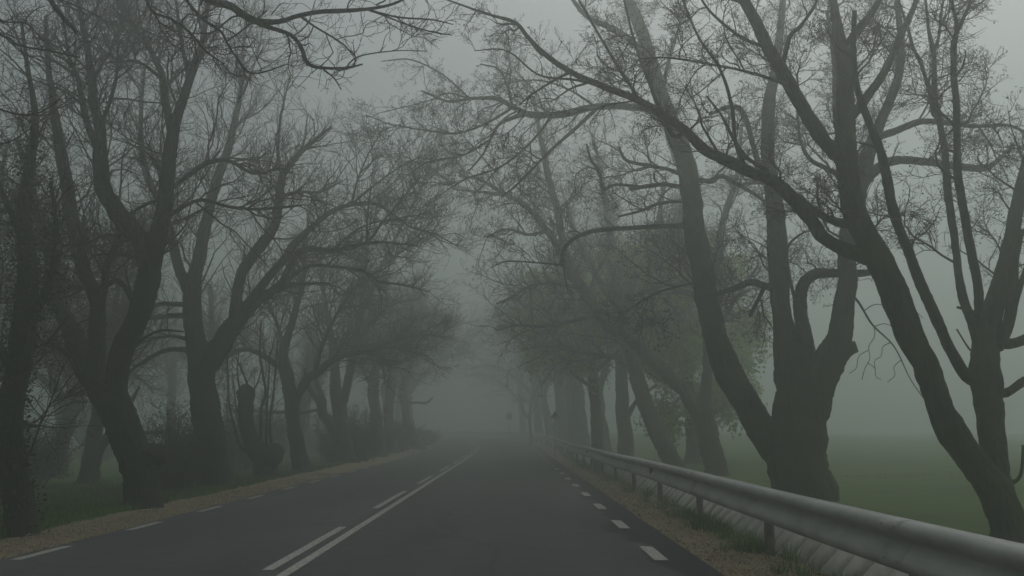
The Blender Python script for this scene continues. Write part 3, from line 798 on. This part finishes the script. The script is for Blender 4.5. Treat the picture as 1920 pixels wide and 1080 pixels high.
L2 = tree('roadside_tree', 20.0, [
    [(408, 910, 60), (403, 880, 54), (395, 822, 50), (386, 768, 52), (378, 715, 46), (376, 677, 44), (366, 640, 36), (362, 607, 33), (360, 554, 32), (366, 516, 26), (372, 490, 24), (385, 425, 20), (400, 360, 18), (420, 300, 16), (435, 250, 13), (450, 175, 9), (455, 100, 6), (462, 20, 4)],
    [(382, 690, 46), (408, 656, 38), (430, 623, 35), (458, 582, 30), (491, 557, 18), (528, 538, 14), (558, 533, 8), (617, 531, 4)],
    [(440, 615, 26), (443, 560, 20), (456, 507, 19), (488, 462, 20), (513, 425, 17), (524, 370, 15), (528, 333, 14), (539, 314, 12), (565, 284, 9), (595, 258, 7), (622, 238, 4)],
    [(500, 555, 16), (528, 529, 13), (539, 507, 12), (558, 477, 11), (584, 466, 10), (621, 470, 9), (661, 462, 8), (695, 455, 7), (735, 455, 4), (790, 462, 2)],
    [(535, 520, 8), (547, 518, 8), (580, 499, 7), (639, 501, 6), (684, 510, 6), (713, 529, 5), (750, 533, 4), (806, 547, 2)],
    [(460, 580, 20), (495, 530, 16), (528, 492, 15), (554, 455, 14), (587, 425, 12), (617, 399, 10), (658, 384, 8), (702, 381, 6), (732, 399, 5), (769, 425, 4), (817, 440, 3), (858, 462, 2)],
    [(360, 560, 22), (349, 536, 20), (335, 500, 18), (328, 473, 17), (318, 430, 14), (305, 390, 13), (280, 340, 12), (265, 280, 10), (265, 200, 7), (272, 120, 4)],
    [(352, 572, 10), (325, 570, 9), (301, 570, 8), (280, 578, 5)], [(355, 592, 12), (325, 592, 10), (301, 594, 9), (270, 600, 6)],
    [(358, 656, 12), (317, 656, 9), (279, 672, 8), (242, 699, 6), (215, 730, 4)], [(355, 636, 8), (317, 630, 6), (268, 642, 5), (240, 660, 3)],
    [(690, 455, 6), (688, 430, 5), (690, 395, 4), (696, 350, 3)], [(690, 455, 5), (715, 420, 4), (735, 395, 4), (760, 365, 3), (790, 330, 2)],
    [(658, 384, 5), (705, 345, 4), (755, 310, 3), (800, 290, 2)], [(621, 470, 6), (680, 425, 4), (740, 410, 3), (810, 400, 2)],
    [(524, 370, 9), (560, 360, 6), (600, 360, 5), (640, 340, 3)], [(455, 175, 6), (480, 110, 4), (495, 40, 3)],
    [(658, 384, 5), (670, 340, 4), (690, 290, 3), (720, 240, 2)], [(528, 330, 8), (520, 270, 6), (530, 200, 4), (545, 140, 3)],
    ], 'tall tree with long limbs reaching right over the road, beside the burled leaning tree', group=LG, bark=BARK_L,
    n1=330, L1=2.2, n2=8, L2=1.0, n3=8, L3=0.5, tw=0.0045, r1=0.03, seed=33, zmin=3.4, up=0.12, buds=0.2)

L0 = tree('roadside_tree', 10.95, [
    [(42, 1000, 60), (36, 940, 50), (24, 870, 48), (16, 800, 44), (26, 740, 42), (38, 680, 40), (46, 600, 38), (52, 520, 34), (48, 440, 28), (44, 380, 22), (58, 300, 16), (66, 220, 12), (52, 130, 8), (40, 40, 5)],
    [(40, 620, 22), (80, 560, 16), (100, 500, 12), (105, 420, 9), (95, 340, 6)],
    [(30, 700, 20), (-10, 640, 18), (-40, 560, 14), (-60, 450, 10)],
    [(48, 460, 14), (20, 400, 10), (-10, 330, 8)], [(35, 720, 8), (60, 660, 6), (90, 640, 5), (130, 590, 3)],
    [(30, 780, 6), (70, 800, 4), (100, 740, 3), (120, 680, 2)], [(30, 900, 5), (60, 840, 4), (80, 780, 3)],
    ], 'ivy-covered dark tree at the far left edge beside the grassy verge', group=LG, bark=BARK_L,
    n1=85, L1=1.5, n2=7, L2=0.7, n3=5, L3=0.35, tw=0.003, r1=0.02, seed=35, zmin=1.2, up=0.05, ivy=[(0, 0.35, 0.75, 1300, 0.42), (1, 0.2, 0.8, 500, 0.36), (0, 0.02, 0.35, 900, 0.10)], buds=0.3)

L3 = tree('pollard_stump', 23.5, [
    [(500, 898, 40), (497, 880, 42), (496, 858, 46), (480, 838, 36), (468, 815, 30), (461, 790, 27), (460, 765, 27), (462, 748, 30), (461, 735, 36), (459, 724, 26), (459, 720, 10)],
    [(497, 868, 36), (510, 852, 44), (515, 842, 34), (514, 832, 16)],
    [(489, 825, 6), (489, 773, 5), (498, 737, 5), (492, 698, 5), (487, 655, 4), (490, 600, 3)],
    [(509, 835, 6), (506, 787, 5), (512, 745, 4), (517, 689, 4), (520, 640, 3)],
    [(500, 835, 5), (500, 780, 4), (503, 720, 4), (506, 660, 3)],
    [(478, 850, 8), (453, 840, 6), (440, 800, 5), (430, 759, 4), (427, 698, 4), (424, 640, 3)],
    [(466, 728, 5), (456, 700, 3), (442, 670, 3)], [(470, 740, 4), (484, 715, 3), (490, 690, 2)], [(452, 735, 4), (445, 700, 3), (448, 660, 2)],
    [(458, 830, 5), (446, 790, 3), (440, 740, 3), (436, 700, 2)],
    ], 'short knobbly pollard stump with thin upright shoots on the left verge', 'tree stump', bark=BARK_L,
    n1=60, L1=0.9, n2=4, L2=0.45, n3=3, L3=0.25, tw=0.005, r1=0.012, seed=36, zmin=1.0, up=0.2, depth=0.15, wob=1.6)

L4 = tree('roadside_tree', 26.5, [
    [(568, 884, 34), (564, 865, 32), (558, 838, 30), (551, 800, 26), (549, 775, 26), (545, 745, 25), (540, 712, 24), (534, 689, 22), (531, 661, 20), (542, 623, 15), (558, 570, 11), (570, 510, 8), (575, 440, 6), (585, 370, 4)],
    [(530, 690, 14), (515, 682, 12), (483, 661, 10), (451, 656, 9), (413, 677, 6), (395, 700, 4)],
    [(550, 765, 18), (556, 750, 15), (564, 731, 16), (578, 709, 18), (598, 698, 15), (614, 681, 12), (644, 667, 10), (675, 661, 8), (701, 656, 7), (721, 646, 5), (760, 633, 4), (800, 628, 3), (840, 632, 2)],
    [(690, 660, 5), (719, 676, 4), (735, 690, 2)], [(710, 652, 4), (747, 654, 3), (802, 667, 2)],
    [(590, 700, 10), (600, 660, 8), (620, 610, 7), (650, 560, 5), (680, 520, 4)], [(534, 665, 10), (520, 610, 7), (500, 560, 5)],
    ], 'slender s-shaped tree just right of the pollard stump, limbs over the verge', group=LG, bark=BARK_L,
    n1=200, L1=2.4, n2=8, L2=1.1, n3=6, L3=0.5, tw=0.006, r1=0.035, seed=37, zmin=3.2, up=0.08)

L5 = tree('roadside_tree', 33.0, [
    [(652, 868, 44), (645, 830, 34), (638, 790, 28), (635, 760, 26), (631, 737, 24), (628, 698, 18), (622, 640, 13), (610, 570, 9), (600, 490, 6)],
    [(632, 815, 22), (620, 795, 19), (605, 775, 18), (598, 755, 13), (587, 739, 10), (579, 724, 9), (570, 690, 5)],
    [(607, 775, 12), (605, 750, 12), (594, 718, 10), (590, 680, 7), (600, 640, 4)],
    [(602, 768, 7), (587, 770, 6), (564, 775, 6), (537, 773, 6), (503, 773, 6), (476, 770, 5), (460, 762, 3)],
    [(640, 760, 18), (651, 724, 16), (657, 693, 16), (664, 659, 14), (672, 600, 10), (682, 540, 7), (690, 460, 4)],
    [(664, 650, 8), (700, 600, 7), (740, 570, 5), (790, 560, 3)], [(672, 600, 9), (715, 500, 7), (760, 410, 5), (800, 330, 3), (815, 280, 2)], [(715, 500, 6), (770, 460, 5), (830, 430, 3)],
    ], 'tree forking low with a limb leaning left, right of the s-shaped tree', group=LG, bark=BARK_L,
    n1=200, L1=2.8, n2=8, L2=1.2, n3=6, L3=0.5, tw=0.007, r1=0.04, seed=38, zmin=3.6, up=0.08)

OH = tree('roadside_tree', 7.0, [
    [(-533, 1100, 150), (-530, 1000, 130), (-520, 800, 110), (-500, 550, 100), (-460, 300, 90), (-380, 100, 75), (-250, -60, 60), (-80, -150, 48), (80, -160, 36), (220, -110, 26), (330, -40, 18), (390, 0, 14), (430, 10, 14), (455, 27, 14), (480, 40, 13), (525, 40, 9), (555, 30, 8), (600, 22, 8), (645, 20, 8), (690, 17, 6), (735, 8, 5), (775, -10, 3)],
    [(470, 36, 11), (500, 50, 9), (545, 65, 8), (565, 90, 8), (575, 118, 8), (600, 127, 6), (650, 127, 5), (680, 120, 3)],
    [(688, 18, 5), (710, 25, 4), (760, 45, 3), (810, 60, 3), (848, 66, 2)], [(690, 18, 4), (745, 32, 4), (810, 37, 3), (850, 46, 2)],
    [(605, 130, 4), (625, 145, 3), (640, 168, 2)], [(650, 124, 3), (675, 105, 3), (745, 95, 2), (800, 96, 2)],
    [(335, -40, 8), (350, 0, 6), (380, 35, 6), (415, 60, 5), (425, 80, 5), (445, 110, 4), (475, 138, 4), (540, 120, 2)],
    [(240, -100, 9), (275, 0, 6), (290, 25, 6), (320, 35, 5), (355, 60, 5), (385, 95, 4), (420, 120, 3)],
    [(292, 30, 4), (300, 42, 3), (328, 60, 3)],
    [(60, -158, 16), (80, -60, 12), (95, 0, 10), (120, 35, 9), (143, 60, 7)],
    [(-300, -10, 16), (-160, 20, 8), (0, 65, 5), (35, 85, 4), (90, 95, 4), (150, 108, 3)], [(-120, -120, 12), (-60, -20, 6), (0, 37, 4), (50, 45, 3), (82, 78, 2)],
    [(-420, 160, 20), (-250, 180, 10), (-100, 160, 6), (0, 205, 4), (60, 215, 3), (110, 190, 2)],
    [(-250, 180, 8), (-120, 260, 5), (0, 270, 3), (60, 240, 2)],
    [(480, 40, 5), (440, 30, 4), (400, 60, 3), (360, 62, 2)], [(560, 28, 5), (590, 50, 4), (640, 80, 3), (665, 105, 2)],
    [(425, 78, 4), (470, 45, 3), (500, 20, 3)],
    ], 'near tree outside the left edge whose dark bare boughs hang into the top', group=LG, bark=BARK_L,
    n1=140, L1=0.85, n2=6, L2=0.4, n3=4, L3=0.2, tw=0.003, r1=0.012, seed=41, zmin=3.2, up=0.03, buds=0.35, bud_size=0.015, depth=0.12, jit=0.38)

# upright trees further along both rows
FAR = dict(n1=150, n2=7, n3=5, L1=2.8, L2=1.2, L3=0.55, tw=0.009, r1=0.045, zmin=3.6, up=0.07)
def far(D, limbs, label, seed, group, bark, **k):
    kw = dict(FAR); kw.update(k)
    return tree('roadside_tree', D, limbs, label, group=group, bark=bark, seed=seed, **kw)
R5 = far(38, [[(1174, 862, 32), (1170, 800, 27), (1166, 740, 25), (1165, 680, 21), (1160, 620, 17), (1152, 540, 12), (1140, 450, 8), (1130, 370, 5)],
     [(1172, 790, 12), (1185, 765, 10), (1205, 740, 8), (1235, 720, 5)], [(1164, 640, 10), (1120, 590, 8), (1070, 560, 6), (1010, 555, 4)], [(1166, 660, 9), (1200, 600, 7), (1230, 530, 5)]],
     'upright tree with a small low side branch behind the far guardrail', 51, RG, BARK_R)
R6 = far(45, [[(1132, 853, 36), (1124, 800, 30), (1118, 740, 24), (1106, 660, 18), (1096, 560, 13), (1080, 470, 8), (1070, 400, 5)],
     [(1120, 740, 16), (1136, 690, 12), (1146, 620, 10), (1150, 540, 6)], [(1104, 650, 10), (1050, 610, 8), (990, 600, 5), (940, 610, 3)]],
     'thick dim tree just left of the upright tree with a low side branch', 52, RG, BARK_R)
R7 = far(52, [[(1088, 846, 42), (1082, 790, 36), (1076, 700, 30), (1064, 620, 20), (1050, 540, 13), (1040, 470, 8)],
     [(1072, 670, 14), (1030, 620, 10), (980, 590, 7), (930, 590, 4)], [(1076, 690, 12), (1100, 610, 8), (1110, 540, 5)]],
     'stout dim trunk standing right behind the triangular sign', 53, RG, BARK_R)
R8 = far(59, [[(1058, 840, 30), (1056, 790, 26), (1050, 720, 22), (1040, 640, 14), (1020, 570, 9)], [(1046, 690, 10), (1000, 650, 7), (950, 630, 4)]],
     'hazy tree whose trunk shows just behind the pole of the triangular sign', 54, RG, BARK_R, n1=110)
R9 = far(66, [[(1033, 836, 22), (1028, 790, 17), (1014, 730, 12), (1000, 690, 8), (980, 650, 5)], [(1020, 750, 8), (1030, 690, 6), (1035, 640, 4)]],
     'faint leaning tree just left of the triangular sign', 55, RG, BARK_R, n1=110)
R10 = tree('young_tree', 62, [[(996, 820, 7), (994, 800, 6), (993, 780, 5), (995, 760, 4), (999, 735, 3), (1000, 715, 2)],
     [(993, 785, 4), (986, 780, 4), (981, 772, 3), (977, 757, 3), (973, 740, 2)], [(994, 778, 3), (1003, 765, 3), (1008, 745, 2)]],
     'small thin young tree standing alone near the far end of the guardrail', 'young tree', n1=40, L1=1.2, n2=6, L2=0.7, n3=4, L3=0.35, tw=0.008, r1=0.02, seed=56, zmin=1.5, up=0.15)
L6 = far(40, [[(712, 856, 34), (708, 830, 27), (704, 775, 22), (700, 724, 20), (706, 685, 18), (702, 620, 13), (690, 540, 9), (680, 460, 5)],
     [(702, 700, 12), (740, 640, 9), (780, 600, 6), (830, 590, 3)], [(704, 740, 9), (680, 690, 7), (660, 620, 5)]],
     'straight trunk right of the low forking tree in the left row', 61, LG, BARK_L)
L7 = far(46, [[(734, 850, 28), (732, 825, 24), (729, 775, 19), (733, 730, 17), (737, 698, 16), (745, 620, 11), (740, 540, 7)],
     [(738, 690, 10), (770, 640, 8), (810, 610, 5), (850, 610, 3)]],
     'straight dim trunk between its thicker neighbour and the last leaning tree on the left', 62, LG, BARK_L)
L8 = far(52, [[(787, 845, 28), (781, 833, 24), (769, 812, 18), (761, 786, 15), (760, 762, 16), (755, 737, 14), (758, 711, 12), (765, 640, 9), (775, 570, 6)],
     [(761, 757, 7), (775, 755, 5), (799, 755, 5), (812, 745, 3)], [(758, 700, 8), (790, 660, 6), (830, 640, 4), (870, 640, 2)]],
     'leaning tree whose base bends to the road, last clear trunk on the left', 63, LG, BARK_L)

# spring tree in leaf behind the right row
LT = tree('leafy_tree', 32.5, [
    [(1300, 868, 30), (1298, 800, 26), (1292, 740, 22), (1285, 670, 18), (1275, 600, 14), (1268, 520, 10), (1262, 450, 6)],
    [(1294, 760, 14), (1340, 700, 11), (1380, 640, 8), (1400, 590, 5)], [(1288, 700, 12), (1240, 640, 10), (1190, 600, 7), (1140, 570, 4)],
    [(1282, 640, 11), (1330, 580, 9), (1360, 530, 6)], [(1275, 590, 10), (1220, 530, 8), (1180, 490, 5)], [(1296, 790, 9), (1350, 770, 7), (1395, 745, 4)],
    [(1292, 745, 9), (1250, 720, 7), (1215, 700, 4)], [(1268, 520, 8), (1310, 480, 6), (1330, 450, 4)], [(1297, 800, 8), (1260, 790, 6), (1225, 785, 4)]],
    'tree in fresh green leaf standing behind the bare right row by the field', n1=150, L1=1.9, n2=8, L2=0.9, n3=3, L3=0.4, tw=0.006, r1=0.03, leaf=(8, 0.13), seed=71, zmin=1.6, up=0.05, depth=0.6)
LT2 = tree('leafy_tree', 36.0, [
    [(1120, 862, 26), (1118, 780, 22), (1110, 700, 18), (1100, 620, 12), (1090, 540, 8)],
    [(1112, 700, 12), (1050, 640, 9), (1000, 590, 7), (970, 560, 4)], [(1108, 660, 10), (1160, 590, 8), (1200, 530, 5)],
    [(1104, 640, 8), (1070, 580, 7), (1030, 530, 5)], [(1114, 730, 8), (1060, 690, 6), (1020, 660, 4)], [(1095, 560, 7), (1130, 500, 5), (1150, 460, 3)], [(1112, 700, 9), (1180, 640, 7), (1240, 580, 5), (1270, 540, 3)], [(1105, 600, 8), (1170, 530, 6), (1230, 480, 5), (1270, 460, 3)]],
    'second leafing tree, half hidden among the dim trunks left of the first', n1=130, L1=2.2, n2=8, L2=1.0, n3=3, L3=0.45, tw=0.007, r1=0.03, leaf=(6, 0.14), seed=72, zmin=3.0, up=0.05, depth=0.6)

LA = far(64, [[(770, 838, 20), (766, 780, 16), (762, 720, 13), (765, 650, 10), (772, 580, 7), (776, 520, 4)], [(763, 745, 9), (800, 695, 7), (845, 668, 5), (890, 660, 3)],
     [(764, 690, 9), (800, 640, 7), (850, 612, 5), (900, 600, 3)], [(768, 620, 8), (800, 570, 5), (845, 545, 3)], [(763, 700, 8), (720, 650, 6), (690, 620, 3)]],
     'pale far tree spreading over the road behind the last leaning trunk on the left', 64, LG, BARK_L, n1=210, L1=3.6)
RA = far(73, [[(1012, 830, 17), (1008, 780, 14), (1002, 720, 12), (1000, 650, 9), (1004, 580, 6), (1006, 530, 4)], [(1003, 745, 8), (962, 705, 6), (922, 685, 4), (885, 690, 3)],
     [(1001, 695, 8), (955, 645, 6), (905, 622, 4), (875, 618, 3)], [(1000, 650, 7), (960, 592, 5), (920, 570, 3)], [(1003, 640, 7), (1040, 600, 5), (1060, 580, 3)]],
     'pale far tree arching left over the road beyond the triangular sign', 65, RG, BARK_R, n1=210, L1=3.6)

# ------------------------------------------------------------------ copies: trees further off in the fog
def copy_tree(src, loc, rz, s, label, group, name=None):
    r = src.copy(); col.objects.link(r)
    if name: r.name = name
    r.location = loc; r.rotation_euler = (0, 0, rz); r.scale = (s, s, s)
    r['label'] = label; r['group'] = group
    for ch in list(src.children):
        c = ch.copy(); col.objects.link(c); c.parent = r
    return r
def gpos(u, Y):
    return (u + float(bend(Y)), Y, float(ground_z(u, Y)) + float(rise(Y)) - 0.05)
spots = [(L8, -7.8, 60, 0.1, 1.1), (L7, -8.2, 76, -0.2, 1.1), (RA, 5.6, 86, 0.1, 1.0)]
for i, (s_, u, Y, a, k_) in enumerate(spots):
    copy_tree(s_, gpos(u, Y), a, k_, 'faint bare tree far down the road, almost lost in the fog', 'faint trees at the end of the avenue')
back = [(L4, -11.5, 18, 1.2, 0.9), (L5, -13, 25, 2.4, 0.8), (L6, -15.5, 20, 0.3, 0.75), (L7, -12.5, 33, 1.0, 0.8), (L4, -17, 30, 4.0, 1.0), (L5, -20, 36, 5.0, 0.9), (L6, -11.5, 43, 3.2, 0.8), (L7, -19, 45, 2.0, 0.9),
        (L6, -22, 27, 1.5, 0.9), (L4, -14, 13.5, 2.8, 0.8), (L7, -13.5, 54, .6, 0.9), (L5, -26, 50, .2, 1.0)]
for i, (s_, u, Y, a, k_) in enumerate(back):
    copy_tree(s_, gpos(u, Y), a, k_, 'dim bare tree of the wood behind the left row', 'trees of the wood behind the left row')

# shrubs and thickets among the left trunks
def shrub_mesh(seed, H, Wd, n=70):
    global rng
    rng = np.random.default_rng(seed)
    P0 = np.zeros((n, 6, 3)); c = rng.normal(0, Wd * .18, (n, 2)); lean = rng.normal(0, .38, (n, 2)) * Wd / H
    h = H * rng.uniform(.5, 1.05, n)
    for k_ in range(6):
        t = k_ / 5
        P0[:, k_, :2] = c + lean * h[:, None] * t + rng.normal(0, .03, (n, 2)) * (t > 0)
        P0[:, k_, 2] = h * t - .1 * (t == 0)
    R0 = np.linspace(.014, .005, 6)[None] * rng.uniform(.6, 1.4, (n, 1))
    g = Geo(); V, fs = tubes(P0, R0, 4); g.add(V, fs)
    P2, R2 = branch_gen(P0, R0, n * 14, 0.1, .5, .008, .004, 5, up=.1, zmin=.05)
    V, fs = tubes(P2, R2, 3); g.add(V, fs)
    P3, R3 = branch_gen(P2, R2, n * 60, 0.1, .25, .005, .004, 3, up=.1, zmin=0)
    V, fs = tubes(P3, R3, 3); g.add(V, fs)
    tw_ = g.build('twigs', SHRUB, link=False)
    V, f = leaves_at(P3[:, -1], 1, .05, .03, .4)
    lv = mesh_np('leaves', V, f, IVY, link=False)
    return tw_, lv
SM = [shrub_mesh(81, 1.6, 1.6), shrub_mesh(82, 2.4, 2.0), shrub_mesh(83, 1.0, 1.4)]
shr = [(1, 345, 905, 20, 0.85, 'dark twiggy thicket between the burled tree and the long-limbed tree'),
       (0, 320, 905, 18.5, 0.7, 'low brown bush at the right foot of the burled leaning tree'),
       (1, 672, 860, 35, 0.95, 'tall dim bush at the foot of the low forking tree'),
       (1, 625, 866, 33.5, 0.7, 'tangled bush between the s-shaped tree and the low forking tree'),
       (0, 700, 852, 42, 1.0, 'hazy bush in front of the straight left trunks'),
       (0, 745, 848, 47, 1.0, 'hazy low bush between the last two dim trunks on the left'),
       (2, 802, 836, 60, 1.0, 'small round bush alone past the last leaning tree')]
for k_, x, y, D, s_, lab in shr:
    p_, _ = at(x, y, D)
    X0 = p_[0]; z0 = float(ground_z(X0 - float(bend(D)), D)) + float(rise(D))
    r_ = empty('shrub', (X0, D, z0)); r_.scale = (s_, s_, s_); r_.rotation_euler = (0, 0, x)
    tag(r_, lab, 'shrub', 'shrubs among the left trunks')
    for me, nm in zip(SM[k_], ('twigs', 'leaves')):
        o = bpy.data.objects.new(nm, me); col.objects.link(o); o.parent = r_
rr = random.Random(3)
for i in range(18):
    u, Y = rr.uniform(-24, -9.5), rr.uniform(14, 52)
    k_ = i % 3
    r_ = empty('shrub', gpos(u, Y)); s_ = rr.uniform(.7, 1.3); r_.scale = (s_, s_, s_); r_.rotation_euler = (0, 0, rr.uniform(0, 6))
    tag(r_, 'dim bush of the undergrowth in the wood behind the left row', 'shrub', 'undergrowth of the wood on the left')
    for me, nm in zip(SM[k_], ('twigs', 'leaves')):
        o = bpy.data.objects.new(nm, me); col.objects.link(o); o.parent = r_

# ------------------------------------------------------------------ grass, leaf litter
rng = np.random.default_rng(99)
def blades(U_, Y_, h, wd, mat, name, label, bend_=0.4, zoff=0.0):
    n_ = len(U_)
    x = U_ + bend(Y_); z = ground_z(U_, Y_) + rise(Y_) - 0.02 + zoff
    a = rng.uniform(0, 2 * np.pi, n_); hh = h * rng.uniform(.4, 1.25, n_)
    lx, ly = np.cos(a) * hh * bend_ * rng.random(n_), np.sin(a) * hh * bend_ * rng.random(n_)
    b0 = rng.uniform(0, np.pi, n_); wx, wy = np.cos(b0) * wd, np.sin(b0) * wd
    V = np.stack([np.stack([x - wx, Y_ - wy, z], -1), np.stack([x + wx, Y_ + wy, z], -1),
                  np.stack([x + lx * .45 + wx * .7, Y_ + ly * .45 + wy * .7, z + hh * .6], -1), np.stack([x + lx * .45 - wx * .7, Y_ + ly * .45 - wy * .7, z + hh * .6], -1),
                  np.stack([x + lx, Y_ + ly, z + hh], -1)], 1).reshape(-1, 3)
    i = np.arange(n_)[:, None] * 5
    o = mesh_np(name, V, [i + np.array([[0, 1, 2, 3]]), i + np.array([[3, 2, 4]])], mat)
    tag(o, label, 'grass', kind='stuff')
    return o
GR = plain('grass_blades', (0.045, 0.10, 0.014), (0.095, 0.17, 0.03), 1.3, 0.7)
GL = plain('verge_grass_blades', (0.06, 0.14, 0.014), (0.13, 0.24, 0.035), 1.3, 0.7)
GD = plain('dry_grass_blades', (0.06, 0.055, 0.03), (0.14, 0.12, 0.07), 2.5, 0.8)
n_ = 150000
Yv = 7 + 48 * rng.random(n_) ** 1.7; Uv = -6.5 - rng.random(n_) ** 1.3 * 8 + rng.normal(0, .08, n_)
blades(Uv, Yv, 0.12, 0.006, GL, 'grass', 'green grass on the left verge under the bare trees')
n_ = 60000
Yv = 9 + 12 * rng.random(n_) ** 1.3; Uv = 4.5 + rng.random(n_) * 14
blades(Uv, Yv, 0.05, 0.005, GR, 'grass', 'short green field grass behind the guardrail')
# tufts along the ditch edge
cen = [(2.75 + rng.normal(0, .12), y_ ) for y_ in np.r_[rng.uniform(3, 45, 60), rng.uniform(9.3, 13.5, 26), rng.uniform(6.5, 8.3, 6)]]
Uv = np.concatenate([rng.normal(c[0], .06, 60) for c in cen]); Yv = np.concatenate([rng.normal(c[1], .09, 60) for c in cen])
blades(Uv, Yv, 0.19, 0.004, GL, 'grass', 'grass tufts growing around the guardrail posts', 0.7)
n_ = 9000
Uv = rng.normal(2.8, .16, n_); Yv = 4 + 30 * rng.random(n_)
blades(Uv, Yv, 0.05, 0.004, GD, 'dry_grass', 'dry straw and stalks along the ditch edge under the guardrail', 1.3)
# fallen leaves, chips and small stones
LT_M = plain('leaf_litter', (0.13, 0.09, 0.05), (0.32, 0.25, 0.16), 11, 0.9)
def litter(n_, u0, u1, y0, y1, size, name, label, flat=.35):
    U_ = rng.uniform(u0, u1, n_); Y_ = y0 + (y1 - y0) * rng.random(n_) ** 1.4
    c = np.stack([U_ + bend(Y_), Y_, ground_z(U_, Y_) + rise(Y_) + .012], -1)
    a = norm(rng.normal(0, 1, (n_, 3)) * [1, 1, flat]); b_ = norm(np.cross(a, np.array([0, 0, 1.]) + rng.normal(0, .35, (n_, 3))))
    s_ = size * rng.uniform(.4, 1.5, n_)[:, None]
    V = np.stack([c - a * s_, c - b_ * s_ * .45, c + a * s_, c + b_ * s_ * .45], 1).reshape(-1, 3)
    o = mesh_np(name, V, np.arange(n_ * 4).reshape(-1, 4), LT_M, smooth=False)
    tag(o, label, 'leaf litter', kind='stuff')
litter(4500, 2.0, 3.0, 5, 30, .022, 'leaf_litter', 'brown fallen leaves and chips on the sandy right verge')
litter(1200, -6.3, -5.45, 7, 30, .018, 'leaf_litter', 'crumbs and small leaves on the sandy left verge')
ST = plain('small_stones', (0.2, 0.16, 0.12), (0.42, 0.36, 0.28), 9, .95)
def stones(n_, u0, u1, y0, y1, size, label):
    oc = np.array([[1, 0, 0], [0, 1, 0], [-1, 0, 0], [0, -1, 0], [0, 0, .8], [0, 0, -.8]])
    of = np.array([[0, 1, 4], [1, 2, 4], [2, 3, 4], [3, 0, 4], [1, 0, 5], [2, 1, 5], [3, 2, 5], [0, 3, 5]])
    U_ = rng.uniform(u0, u1, n_); Y_ = y0 + (y1 - y0) * rng.random(n_) ** 1.5
    c = np.stack([U_ + bend(Y_), Y_, ground_z(U_, Y_) + rise(Y_) + .008], -1)
    s_ = size * rng.uniform(.3, 1.4, (n_, 1, 1)) * rng.uniform(.7, 1.2, (n_, 1, 3))
    V = c[:, None] + oc[None] * s_ * (1 + rng.normal(0, .15, (n_, 6, 3)))
    f = (np.arange(n_)[:, None, None] * 6 + of[None]).reshape(-1, 3)
    o = mesh_np('gravel', V.reshape(-1, 3), f, ST, smooth=False)
    tag(o, label, 'gravel', kind='stuff')
stones(7000, 1.9, 3.0, 5, 26, .013, 'loose gravel on the sandy right verge')
stones(6000, -6.2, -5.4, 7, 26, .013, 'loose gravel on the sandy left verge')

# ------------------------------------------------------------------ fog
hm = bpy.data.materials.new('haze_volume'); hm.use_nodes = True
n = hm.node_tree; n.nodes.clear()
out = n.nodes.new('ShaderNodeOutputMaterial'); pv = n.nodes.new('ShaderNodeVolumePrincipled')
pv.inputs['Color'].default_value = (0.878, 0.937, 0.9, 1)
pv.inputs['Density'].default_value = 0.027
pv.inputs['Anisotropy'].default_value = 0.7
n.links.new(pv.outputs[0], out.inputs['Volume'])
g = Geo(); box(g, (0, 150, 13.5), (860, 600, 33))
hz = g.build('haze', hm, smooth=False)
tag(hz, 'grey morning fog filling the avenue and the field', 'fog', kind='stuff')
